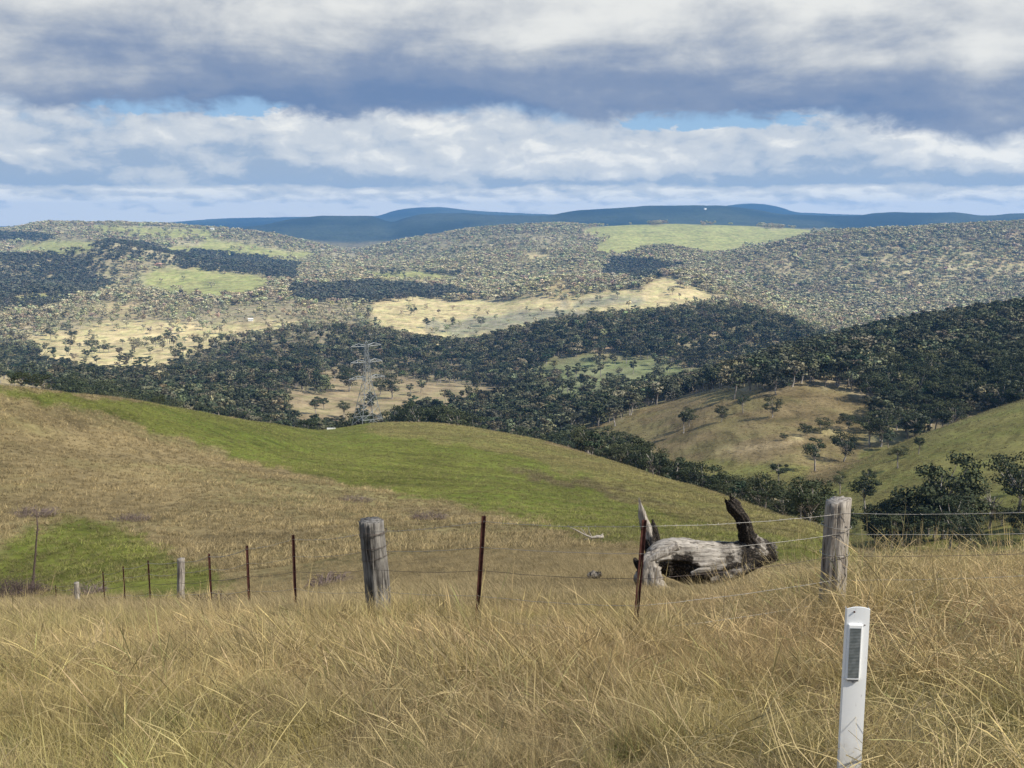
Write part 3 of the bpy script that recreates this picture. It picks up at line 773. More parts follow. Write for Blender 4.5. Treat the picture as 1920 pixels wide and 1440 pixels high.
# trees that stand alone or mark a spot: (column, row of the foot, height in photo pixels, style, label, group)
G_SPUR, G_SLOPE, G_GULLY, G_PYL, G_RIDGE, G_PADD = ('trees on the grassy spur', 'trees on the dry slope', 'trees along the gully', 'trees beyond the pylon', 'trees on the middle ridge top', 'trees in the pale paddocks')
HAND = [
 (1292, 800, 36, 2, 'low spreading gum with a forked pale trunk on the dry slope', G_SLOPE, 330, 900),
 (1352, 792, 34, 6, 'small round dark gum between two others high on the dry slope', G_SLOPE, 330, 900),
 (1393, 775, 34, 4, 'thin open gum with a dark leaning trunk below the wood edge', G_SLOPE, 330, 900),
 (1448, 783, 38, 2, 'dense round gum standing alone at the top of the dry slope', G_SLOPE, 330, 900),
 (1470, 826, 15, 5, 'flat dark bush low on the dry slope', G_SLOPE, 330, 900),
 (1510, 818, 26, 5, 'smaller of two dark bushes above the pale track', G_SLOPE, 330, 900),
 (1540, 812, 30, 9, 'larger domed bush above the pale track', G_SLOPE, 330, 900),
 (1588, 806, 34, 5, 'dark bush at the upper end of the pale track', G_SLOPE, 330, 900),
 (1528, 884, 62, 4, 'open two stemmed gum on the lower dry slope', G_SLOPE, 330, 900),
 (1582, 866, 62, 6, 'broad dark gum at the foot of the dry slope beside the spur', G_SLOPE, 330, 900),
 (1460, 908, 48, 7, 'slender gum standing alone above the gully wood', G_SLOPE, 300, 900),
 (1652, 838, 70, 2, 'tall bushy gum where the spur meets the wooded hill', G_SPUR, 300, 600),
 (1702, 822, 66, 6, 'domed green gum at the shoulder of the grassy spur', G_SPUR, 300, 600),
 (1683, 878, 44, 4, 'sapling with a mop of leaves on the grassy spur', G_SPUR, 200, 480),
 (1722, 852, 34, 3, 'narrow small gum near the spur skyline', G_SPUR, 200, 480),
 (1575, 926, 42, 4, 'little wind bent gum low on the grassy spur', G_SPUR, 200, 480),
 (1625, 905, 30, 7, 'thin leafed sapling midway along the grassy spur', G_SPUR, 200, 480),
 (1780, 985, 135, 6, 'tallest domed dark tree in the thicket behind the big strainer post', 'thicket behind the right post', 150, 300),
 (1735, 985, 80, 5, 'broad low dark bush at the near end of the thicket', 'thicket behind the right post', 150, 300),
 (1820, 990, 90, 2, 'bushy green tree beside the domed tree in the thicket', 'thicket behind the right post', 150, 300),
 (1700, 995, 60, 9, 'low green bush hugging the knoll in the thicket', 'thicket behind the right post', 150, 300),
 (1860, 985, 70, 'dead', 'bare grey dead tree in the thicket', 'thicket behind the right post', 150, 300),
 (1880, 1000, 55, 5, 'dark bush between the dead tree and the edge tree', 'thicket behind the right post', 150, 300),
 (1912, 960, 115, 2, 'tall dark tree cut by the picture edge on the spur', G_SPUR, 150, 350),
 (1905, 925, 60, 6, 'small round tree above the edge tree on the spur', G_SPUR, 180, 400),
 (1660, 1000, 45, 5, 'small bush at the foot of the spur behind the post', 'thicket behind the right post', 150, 300),
 (1130, 866, 28, 5, 'low olive bush at the lip of the green hill', G_GULLY, 300, 420),
 (1178, 888, 76, 7, 'tall open gum with two dark stems heading the gully row', G_GULLY, 290, 420),
 (1205, 892, 70, 0, 'leafy gum second in the gully row', G_GULLY, 290, 420),
 (654, 735, 48, 6, 'big dark round tree left of the pylon top', G_PYL, 700, 1700),
 (735, 748, 46, 2, 'dark spreading tree right of the pylon', G_PYL, 700, 1700),
 (712, 742, 34, 6, 'dark tree showing through the pylon lattice', G_PYL, 700, 1700),
 (645, 784, 32, 1, 'round gum low to the left of the pylon legs', G_PYL, 650, 1400),
 (766, 782, 30, 4, 'lone gum in the brown clearing right of the pylon', G_PYL, 650, 1400),
 (593, 778, 34, 0, 'gum at the edge of the wood above the white trough', G_PYL, 650, 1400),
 (540, 778, 20, 2, 'small round bush in the wood edge left of the clearing', G_PYL, 650, 1400),
 (1050, 600, 18, 2, 'rounded gum at the near edge of the pale paddock', G_RIDGE, 1700, 2400),
 (1110, 603, 26, 2, 'stout dark gum on the ridge top against the pale paddock', G_RIDGE, 1700, 2400),
 (1148, 598, 22, 6, 'dark gum in the line on the ridge top', G_RIDGE, 1700, 2400),
 (1192, 596, 24, 4, 'open gum with bare stems on the ridge top', G_RIDGE, 1700, 2400),
 (1237, 592, 20, 7, 'small reddish gum alone against the pale paddock', G_RIDGE, 1700, 2400),
 (1280, 592, 20, 6, 'round gum right of the reddish one on the ridge', G_RIDGE, 1700, 2400),
 (1316, 590, 22, 2, 'broad dark gum near the high end of the ridge', G_RIDGE, 1700, 2400),
 (1352, 586, 24, 3, 'narrow dark gum at the high end of the ridge', G_RIDGE, 1700, 2400),
 (343, 667, 20, 4, 'lone pale gum with its shadow beside it in the left paddock', G_PADD, 1300, 2500),
 (292, 650, 24, 7, 'slim gum in the middle of the left paddock', G_PADD, 1300, 2500),
 (318, 645, 26, 4, 'leaning grey gum in the left paddock', G_PADD, 1300, 2500),
 (180, 652, 14, 2, 'small dark bush in the left paddock', G_PADD, 1300, 2500),
 (135, 640, 24, 7, 'vase shaped gum near the bend of the pale track', G_PADD, 1300, 2500),
 (95, 638, 22, 4, 'spreading gum beside the bend of the pale track', G_PADD, 1300, 2500),
 (848, 612, 18, 4, 'open gum at the grey flat in the centre paddock', G_PADD, 1950, 2900),
 (902, 612, 18, 2, 'dark gum near the far side of the centre paddock', G_PADD, 1950, 2900),
 (776, 592, 18, 7, 'branching gum in the near part of the centre paddock', G_PADD, 1950, 2900),
 (800, 616, 20, 0, 'gum in the tree line crossing the centre paddock', G_PADD, 1950, 2900),
 (37, 745, 22, 5, 'dark bush peeping over the crest of the green hill', 'bushes over the hill crest', 150, 260),
 (80, 752, 14, 9, 'low dark mound of bush over the crest of the green hill', 'bushes over the hill crest', 160, 300),
 (298, 772, 16, 5, 'flat dark scrub touching the crest of the green hill', 'bushes over the hill crest', 230, 420),
]


def put_tree(X, Y, Z, h, k, label, group, cat='tree'):
    e = empty('bush' if STY[k if k != 'dead' else 0] == 'bush' else 'gum_tree', (X, Y, Z), random.uniform(0, 6.28), label=label, cat='bush' if k != 'dead' and STY[k] == 'bush' else cat, group=group)
    w = random.uniform(1.0, 1.3)
    e.scale = (h * w, h * w, h)
    if k == 'dead':
        obj('trunk', DEAD_TRUNK, e); return e
    obj('crown', TREES[k][0], e); obj('trunk', TREES[k][1], e)
    return e


hand_xy = []
for px, py, hp, k, lab, grp, lo, hi in HAND:
    if grp in ('bushes over the hill crest', G_GULLY) or 'thicket' in grp:
        Y = lo * 1.12 if grp == 'bushes over the hill crest' else (lo + hi) / 2 if grp != G_GULLY else 345.
        if 'thicket' in grp: Y = 205.
        X, Zt = at(px, py - hp, Y); Z = H1(X, Y); h = max(Zt - Z, 3.)
    else:
        X, Y, Z = hit(px, py, lo, hi); h = hp / F * Y * 1.03
    put_tree(X, Y, Z, h, k, lab, grp); hand_xy.append((X, Y))
hand_xy = np.array(hand_xy)
dmin = np.min(np.hypot(cand[:, None, 0] - hand_xy[None, :, 0], cand[:, None, 1] - hand_xy[None, :, 1]), 1)
ok = dmin > 5.5
cand, pxc, pyc = cand[ok], pxc[ok], pyc[ok]

# the largest in view become things of their own
size = cand[:, 3] / cand[:, 1] * ((pxc > -15) & (pxc < 1935))
order = np.argsort(-size)
N_THING = 298 - len(HAND)
WORD = {'gum': 'leafy', 'round': 'round crowned', 'tall': 'slender', 'open': 'open crowned', 'bush': 'low bushy'}


def name_tree(px, py, Y, k):
    w = WORD[STY[k]]
    if Y < 520 and px >= 1560:
        if py > 960: return f'{w} tree deep in the hollow behind the right knoll', 'thicket behind the right post'
        return f'{w} tree climbing the grassy spur out of the hollow', G_SPUR
    if Y < 520:
        part_ = 'at the upper end of the gully row beside the two stemmed gum' if px < 1270 else 'in the middle of the gully row behind the hill crest' if px < 1400 else 'at the lower end of the gully row behind the log branch'
        return f'{w} gum {part_}', G_GULLY
    if px > 1480:
        part_ = 'along the skyline of the wooded hill' if py < 660 else 'on the face of the wooded hill' if py < 730 else ('along the lower edge of the wood above the pale track' if px < 1640 else 'along the wood edge where the spur shoulder begins' if px < 1740 else 'along the lower edge of the wood on the upper spur' if px < 1840 else 'at the wood edge beyond the upper spur')
        return f'{w} gum {part_}', 'wood on the right hill'
    if px > 1180:
        part_ = 'at the edge of the dry slope' if py > 740 else 'high in the tongue of wood above the dry slope'
        return f'{w} gum {part_}', 'tongue of wood'
    if px > 1000: return f'{w} gum in the valley floor left of the dry slope', 'valley wood'
    if px > 760: return f'{w} gum in the valley wood just over the rounded green crest', 'valley wood'
    if px > 560: return f'{w} gum in the wood around the pylon foot', 'wood around the pylon'
    if px > 300: return f'{w} gum in the dark wood sloping down to the pylon', 'wood left of the pylon'
    where = 'beside the small crest bushes' if px < 130 else 'in front of the pale left paddock' if px < 215 else 'where the dark wood begins'
    return f'{w} gum over the high crest {where}', 'wood over the high crest'


things = order[:N_THING]
for i in things:
    X, Y, Z, h = cand[i]
    k = int(rng.choice([0, 1, 2, 3, 4, 6, 7, 8, 2, 6]))
    lab, grp = name_tree(pxc[i], pyc[i], Y, k)
    put_tree(X, Y, Z, h, k, lab, grp)
rest = np.delete(cand, things, 0)
n = len(rest); near = rest[:, 1] < 1900
idx = np.where(near, rng.integers(0, 5, n), rng.integers(6, 10, n)); idx[(rng.random(n) < .08) & near] = 5
tone = fbm(rest[:, 0] / 300, rest[:, 1] / 400, 3, 151)[:, None] * .5 + .5
dry = np.clip(sst(1500, 2600, rest[:, 1])[:, None] * .88 + .06 + rng.normal(size=(n, 1)) * .16, 0, 1)  # tint blend: 0 in the cloud-shaded near zone, 1 in the sunlit far zone
tint = np.array([.042, .051, .028]) * (1 - dry) + np.array([.40, .365, .215]) * dry  # pale far tint takes in the sunlight, dark near tint the cloud shade
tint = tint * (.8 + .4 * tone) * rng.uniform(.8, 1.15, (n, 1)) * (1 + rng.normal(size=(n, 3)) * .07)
pr_x, pr_y = project(rest[:, 0], rest[:, 1], rest[:, 2])
pr_x = pr_x + 14 * fbm(rest[:, 0] / 200, rest[:, 1] / 200, 3, 155); pr_y = pr_y + 5 * fbm(rest[:, 0] / 200, rest[:, 1] / 200, 3, 156)
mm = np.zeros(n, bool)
for poly in STANDS: mm |= inpoly(pr_x, pr_y, poly) & (rest[:, 1] > 2200)     # stands of darker, bluer trees; cloud shade deepened in the tint
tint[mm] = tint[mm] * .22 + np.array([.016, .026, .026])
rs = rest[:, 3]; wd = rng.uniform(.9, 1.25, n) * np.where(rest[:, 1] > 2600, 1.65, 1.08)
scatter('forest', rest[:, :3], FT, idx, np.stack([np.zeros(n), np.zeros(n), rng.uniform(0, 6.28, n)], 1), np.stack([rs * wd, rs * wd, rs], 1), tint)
print('TREES', len(HAND), len(things), n)


# ------------------------------------------------------------------ grass
def grass_mat():
    m, nt, bs = material('dry_grass'); bs.inputs['Roughness'].default_value = .6; bs.inputs['Specular IOR Level'].default_value = .25
    t = attr(nt, 'tint', True).outputs['Color']; b = S(nt, attr(nt, 'blade').outputs['Fac']); v = S(nt, attr(nt, 'tone').outputs['Fac'])
    f = v.ss(0., 1., .38, 1.75)
    c = mixc(nt, 1., t, vec(nt, f, f, f), 'MULTIPLY')
    c = mixc(nt, b * b * .55, c, (.56, .45, .24))
    nt.links.new(c, bs.inputs['Base Color'])
    tl = nt.nodes.new('ShaderNodeBsdfTranslucent'); nt.links.new(c, tl.inputs[0])
    mx = nt.nodes.new('ShaderNodeMixShader'); mx.inputs[0].default_value = .25
    nt.links.new(bs.outputs[0], mx.inputs[1]); nt.links.new(tl.outputs[0], mx.inputs[2])
    nt.links.new(mx.outputs[0], nt.nodes['Material Output'].inputs[0])
    return m


M_GRASS = grass_mat()


def tuft(seed, n, hgt, width, spread, lean, curl, jitter=.35, segs=4, stalk=0., flat=0.):
    """tuft of bent, tapering blades; lean is the wind's push along -x"""
    r = np.random.default_rng(seed); V, Fc, B, T = [], [], [], []
    for q in range(n):
        tall = r.random() < stalk
        h = hgt * r.uniform(.55, 1.1) * (1.45 if tall else 1); w = width * r.uniform(.7, 1.3) * (.75 if tall else 1)
        a = r.uniform(0, 6.28); rad = spread * math.sqrt(r.random())
        p = np.array([math.cos(a) * rad, math.sin(a) * rad, -.03])
        out = r.uniform(0, 6.28); tilt = abs(r.normal()) * jitter + (flat * r.random() if flat else 0)
        d = np.array([math.cos(out) * tilt - lean * r.uniform(.5, 1.4), math.sin(out) * tilt + r.normal() * .1, 1.]); d /= np.linalg.norm(d)
        cd = np.array([math.cos(out) - lean * 2.2, math.sin(out), -.9 * r.random()]) * curl * r.uniform(.3, 1.3)
        side = np.cross(d, [r.normal(), r.normal(), .2]); side /= np.linalg.norm(side)
        k = len(V); tone = r.random()
        for s in range(segs + 1):
            u = s / segs
            ww = w * (1 - .85 * u) * (.9 if s == 0 else 1)
            if tall and s == segs - 1: ww = w * 2.6
            V += [p - side * ww / 2, p + side * ww / 2]; B += [u, u]; T += [tone, tone]
            d = d + cd / segs; d /= np.linalg.norm(d); p = p + d * h / segs
        for s in range(segs): Fc.append((k + 2 * s, k + 2 * s + 1, k + 2 * s + 3, k + 2 * s + 2))
    return mesh('grass_tuft', np.array(V), np.array(Fc), M_GRASS, False, {'blade': ('FLOAT', B), 'tone': ('FLOAT', T)})


def stalks(seed):
    r = np.random.default_rng(seed); V, Fc, B, T = [], [], [], []
    for q in range(9):
        a = r.uniform(0, 6.28); p = np.array([math.cos(a), math.sin(a), 0.]) * .2 * math.sqrt(r.random()) + np.array([0, 0, r.uniform(.02, .22)])
        o = r.uniform(0, 6.28); el = r.uniform(.05, 1.2); d = np.array([math.cos(o) * math.cos(el), math.sin(o) * math.cos(el), math.sin(el)])
        side = np.cross(d, r.normal(size=3)); side /= np.linalg.norm(side); L = r.uniform(.16, .45); k = len(V); n = 4; w = r.uniform(.0026, .0052)
        for s_ in range(n + 1):
            V += [p - side * w / 2, p + side * w / 2]; B += [.95, .95]; T += [.62, .62]
            if s_ == r.integers(1, 4): d = d + r.normal(size=3) * .3; d /= np.linalg.norm(d)
            d = d + np.array([0, 0, -.10]); d /= np.linalg.norm(d); p = p + d * L / n
        for s_ in range(n): Fc.append((k + 2 * s_, k + 2 * s_ + 1, k + 2 * s_ + 3, k + 2 * s_ + 2))
    return mesh('grass_stalk', np.array(V), np.array(Fc), M_GRASS, False, {'blade': ('FLOAT', B), 'tone': ('FLOAT', T)})


GV = [tuft(400 + k, 105, .34, .0031, .13, .16, .55, .32) for k in range(5)]                                  # 0-4 upright wind-blown tufts
GV += [tuft(420 + k, 80, .36, .0032, .16, .50, .75, .40, stalk=.14) for k in range(4)]                      # 5-8 swept tufts with seed stalks
GV += [tuft(440 + k, 62, .42, .0036, .24, .05, .45, .75, stalk=.06, flat=1.3) for k in range(5)]              # 9-13 tangled stiff stalks
GV += [tuft(460 + k, 40, .26, .0070, .17, .25, .6, .5, segs=3) for k in range(4)]                           # 14-17 short turf tufts
GV += [stalks(520 + k) for k in range(4)]                                                                    # 18-21 pale kinked stalks
GV += [tuft(480 + k, 9, .62, .0030, .12, .30, .45, .25, segs=5, stalk=.9) for k in range(3)]               # 22-24 tall seed heads

P, I, Rr, Sc, Ti = [], [], [], [], []


def lay(X, Y, pick, rot, sc, col):
    P.append(np.stack([X, Y, height(X, Y)], 1)); I.append(pick)
    Rr.append(np.stack([rng.normal(size=len(X)) * .06, rng.normal(size=len(X)) * .06, rot], 1))
    Sc.append(np.repeat(sc[:, None], 3, 1) * np.array([1, 1, 1.])); Ti.append(col)


STRAW, OLV, RUST, DARK = np.array([.47, .350, .155]), np.array([.29, .245, .080]), np.array([.45, .30, .15]), np.array([.20, .175, .10])


def verge():
    y0, y1 = 2.3, 15.5
    n = 39000
    Y = np.sqrt(rng.uniform(y0 ** 2, y1 ** 2, n)); X = (Y + 4.) * rng.uniform(-.60, .60, n)
    gapp = fbm(X * 1.1, Y * 1.1, 3, 161); wildg = sst(.4, 2.2, X - (Y - 5) * .12)
    k = rng.random(n) < np.clip(.62 + gapp * 1.1 - wildg * .08, .30, 1) * np.where(Y < 9, 1, .75); X, Y = X[k], Y[k]; n = len(X)
    wild = sst(.4, 2.2, X - (Y - 5) * .12 + fbm(X * .6, Y * .6, 3, 165) * 1.3)          # tangled to the right
    swept = sst(-.3, .3, fbm(X * .5 + 3, Y * .4, 3, 171) + .25 * np.sign(Y - 5.5))
    u = rng.random(n)
    pick = np.where(u < np.clip(.34 + wild * .6, 0, .92), rng.integers(9, 14, n), np.where(rng.random(n) < swept, rng.integers(5, 9, n), rng.integers(0, 5, n)))
    u = rng.random(n); pick = np.where(u < .035, rng.integers(22, 25, n), pick); pick = np.where(u > .86 - .22 * wild, rng.integers(18, 22, n), pick)
    rot = rng.normal(size=n) * .5; rot = np.where(pick >= 9, rng.uniform(0, 6.28, n), rot)
    rot = np.where(pick >= 22, rng.normal(size=n) * .6, rot)
    sc = rng.uniform(.52, .98, n) * (1 + .35 * fbm(X * .8, Y * .8, 3, 175)) * np.where(Y > 9, .88, 1) * np.where((Y > 10.5) & (X < 2.6), .72, 1)
    sc *= np.where(Y < 3.6, .8, 1) * np.where(pick >= 18, 1 + .25 * wild, 1)
    a = sst(-.35, .45, fbm(X * .55, Y * .55, 3, 181))[:, None]; b = sst(.05, .5, fbm(X * .4 + 9, Y * .5, 3, 185))[:, None]
    rust = (sst(.1, .55, fbm(X * .35 - 5, Y * .45, 3, 187)) * sst(6, 9, Y) * .8)[:, None]
    c = OLV * (1 - a) + STRAW * a; c = c * (1 - b * .5) + DARK * b * .5; c = c * (1 - rust) + RUST * rust
    lush = (sst(.2, -1.8, X) * sst(5.4, 3.8, Y) * .7)[:, None]; c = c * (1 - lush) + np.array([.40, .37, .13]) * lush
    v_ = rng.random(n)[:, None]; c = np.where(v_ < .07, np.array([.17, .21, .055]), np.where(v_ < .15, np.array([.17, .12, .07]), np.where(v_ < .24, np.array([.42, .30, .17]), c)))
    c = c * rng.uniform(.52, 1.12, (n, 1)) * (1 + .35 * fbm(X * 1.7, Y * 1.7, 3, 189))[:, None]
    lay(X, Y, pick, rot, sc, c)


verge()


def slope():
    y0, y1 = 14., 62.
    n = 34000
    Y = np.exp(rng.uniform(math.log(y0), math.log(y1), n)); X = Y * rng.uniform(-.6, .62, n)
    Z = height(X, Y); k = visible(X, Y, Z + .4, .004); X, Y, Z = X[k], Y[k], Z[k]; n = len(X)
    col, _ = cover(X, Y, Z)
    dry = fbm(X / 3.5, Y / 3.5, 3, 191)
    c = col * rng.uniform(.7, 1.4, (n, 1)) * (1 + .35 * dry[:, None])
    green = col[:, 1] > col[:, 0]
    sc = rng.uniform(.6, 1.3, n) * np.where(green, .5, .85) * (1 + .3 * dry) * np.where((Y > 15) & (Y < 24) & (np.abs(X / Y - .15) < .12), .7, 1)
    pick = np.where(rng.random(n) < .2, rng.integers(5, 9, n), rng.integers(14, 18, n)); pick = np.where(green, rng.integers(14, 18, n), pick)
    lay(X, Y, pick, rng.normal(size=n) * .6, sc, c)


slope()
for px, py, Yp, wdt in ((1572, 938, 10.2, .34), (697, 976, 12.6, .40), (1208, 974, 9.6, .2), (908, 966, 10.8, .2), (339, 1047, 24.4, .3)):
    Xp = at(px, 1080, Yp)[0]; m_ = 34
    X = Xp + rng.normal(size=m_) * wdt; Y = Yp - .18 - rng.random(m_) * 1.1
    lay(X, Y, rng.integers(0, 14, m_), rng.uniform(0, 6.28, m_), rng.uniform(.95, 1.5, m_), (STRAW * .55 + OLV * .45) * rng.uniform(.5, 1.1, (m_, 1)))
pts = np.concatenate(P)
scatter('long_grass', pts, GV, np.concatenate(I), np.concatenate(Rr), np.concatenate(Sc), np.concatenate(Ti))
print('GRASS', len(pts))

HV = [tuft(500 + k, 16, .36, .032, .30, .25, .5, .7, segs=2) for k in range(5)]


def hill_grass():
    n = 150000
    # even cover in sight: sample the slope by bearing and by view angle
    U = rng.uniform(-.52, .40, n); Y = np.exp(rng.uniform(math.log(55.), math.log(460.), n)); X = U * Y
    k = rng.random(n) < np.clip(Y / 260, .32, 1); X, Y = X[k], Y[k]
    Z = height(X, Y); k = visible(X, Y, Z + .3, .002); X, Y, Z = X[k], Y[k], Z[k]; n = len(X)
    col, _ = cover(X, Y, Z)
    streak = fbm(X / 9 + Y / 14, Y / 5, 4, 201)
    green = col[:, 1] > col[:, 0]
    c = col * rng.uniform(.45, 1.75, (n, 1)) * (1 + .8 * streak[:, None]); c = np.clip(c, .01, .6)
    sc = rng.uniform(.5, 1.35, n) * np.where(green, .70, .88) * (1 + .35 * streak) * (1 + Y / 700)
    scatter('hillside_grass', np.stack([X, Y, Z], 1), HV, rng.integers(0, 5, n), np.stack([np.zeros(n), np.zeros(n), rng.uniform(0, 6.28, n)], 1), np.repeat(sc[:, None], 3, 1), c)
    print('HILLGRASS', n)


hill_grass()


def scrub():
    n = 30000
    Y = np.sqrt(rng.uniform(200. ** 2, 780. ** 2, n)); X = Y * rng.uniform(.0, .56, n); Z = height(X, Y)
    col, den = cover(X, Y, Z); px, py = project(X, Y, Z)
    k = visible(X, Y, Z + .8, .001) & (den < .2) & (Y > np.interp(X / Y, UG, CRESTY) + 8); X, Y, Z, col = X[k], Y[k], Z[k], col[k]; n = len(X)
    band = fbm(X / 30 + Z / 3, Z / 2.2, 3, 211)
    dark = rng.random(n) < .06 + .16 * (band > .25)
    c = np.where(dark[:, None], np.array([.050, .052, .026]), col * rng.uniform(.55, 1.5, (n, 1)) * (1 + .7 * band[:, None]))
    sc = np.where(dark, rng.uniform(1.6, 4.2, n), rng.uniform(1.0, 2.4, n))
    scatter('scrub', np.stack([X, Y, Z], 1), HV, rng.integers(0, 5, n), np.stack([np.zeros(n), np.zeros(n), rng.uniform(0, 6.28, n)], 1), np.repeat(sc[:, None], 3, 1), np.clip(c, .01, .5))
    print('SCRUB', n)


scrub()


# ------------------------------------------------------------------ materials for the made things
def wood_mat(name, pale, dark, char=False, along='z'):
    m, nt, bs = material(name); t = texobj(nt)
    if along == 'x':
        mp = nt.nodes.new('ShaderNodeMapping'); mp.inputs['Rotation'].default_value = (0, R(90), 0); nt.links.new(t, mp.inputs[0]); t = mp.outputs[0]
    g = noise(nt, scaled(nt, t, (26, 26, 2.2)), 1., 8, .65, .4); b = noise(nt, scaled(nt, t, (9, 9, 3)), 1., 5, .6)
    c = mixc(nt, (g * .8 + b * .4).ss(.42, .78), dark, pale)
    crack = noise(nt, scaled(nt, t, (60, 60, 3.0)), 1., 4, .6).ss(.60, .68)
    c = mixc(nt, crack * .75, c, (.03, .026, .022))
    lich = noise(nt, t, 7., 5, .7).ss(.60, .70)
    c = mixc(nt, lich * .35, c, (.30, .31, .24))
    if char:
        ch = S(nt, attr(nt, 'char').outputs['Fac']); nn = noise(nt, t, 3.4, 8, .68)
        c = mixc(nt, (ch + (nn - .5) * 1.5).ss(.36, .62), c, mixc(nt, noise(nt, t, 30., 4, .6).ss(.5, .7), (.016, .014, .012), (.105, .083, .064)))
    nt.links.new(c, bs.inputs['Base Color']); bump(nt, bs, g + crack * -1.2, .9, .02)
    return m


def plain(name, col, rough=.6, metal=0., var=.3, scale=8.):
    m, nt, bs = material(name); t = texobj(nt)
    n = noise(nt, t, scale, 6, .6).ss(.3, .7, 1 - var, 1 + var)
    nt.links.new(mixc(nt, 1., col, vec(nt, n, n, n), 'MULTIPLY'), bs.inputs['Base Color'])
    bs.inputs['Roughness'].default_value = rough; bs.inputs['Metallic'].default_value = metal
    return m


M_POST = wood_mat('weathered_wood', (.42, .385, .33), (.12, .10, .085))
M_POST_D = wood_mat('weathered_wood_dark', (.27, .255, .23), (.032, .028, .025))
M_LOG = wood_mat('log_wood', (.43, .395, .34), (.15, .13, .11), True)
M_LOG_X = wood_mat('log_wood_lengthwise', (.43, .395, .34), (.12, .105, .088), True, 'x')
M_RUST = plain('rusty_steel', (.060, .024, .019), .8, 0., .5, 14)
M_WIRE = plain('wire', (.31, .295, .265), .5, .6, .25, 20)
M_WIRE_D = plain('dark_wire', (.10, .08, .07), .6, .5, .4, 20)
M_GALV = plain('galvanised_steel', (.27, .285, .29), .55, .3, .15, 2)
M_WHITE = plain('white_plastic', (.80, .81, .80), .4, 0., .05, 6)
def dirty_white():
    m, nt, bs = material('white_post_plastic'); t = texobj(nt); sx = nt.nodes.new('ShaderNodeSeparateXYZ'); nt.links.new(t, sx.inputs[0])
    z = S(nt, sx.outputs[2]); g = noise(nt, scaled(nt, t, (40, 40, 9)), 1., 6, .65); q = noise(nt, t, 12., 5, .6)
    d = (z.ss(.0, .55, .55, 0.) + q * .9 + g * .5 - .80).ss(.0, .55)
    c = mixc(nt, d * .55, (.80, .81, .80), (.42, .37, .28))
    c = mixc(nt, noise(nt, scaled(nt, t, (90, 90, 14)), 1., 3, .5).ss(.68, .74) * .5, c, (.25, .24, .22))
    nt.links.new(c, bs.inputs['Base Color']); bs.inputs['Roughness'].default_value = .45
    return m


M_POSTW = dirty_white()
M_WHITE_R = plain('white_paint', (.78, .78, .74), .5, 0., .08, 1)
M_TWIG = plain('dead_twig', (.30, .27, .23), .9, 0., .35, 20)
M_TWIG_D = plain('dark_twig', (.085, .062, .055), .9, 0., .4, 15)
M_TWIG_P = plain('purple_grey_twig', (.15, .115, .105), .9, 0., .4, 8)
M_COW = plain('black_hide', (.012, .011, .010), .7)
M_ROOF = plain('grey_roof', (.30, .33, .38), .5, .2, .1, 1)
M_WALL = plain('pale_wall', (.66, .64, .58), .8, 0., .08, 1)


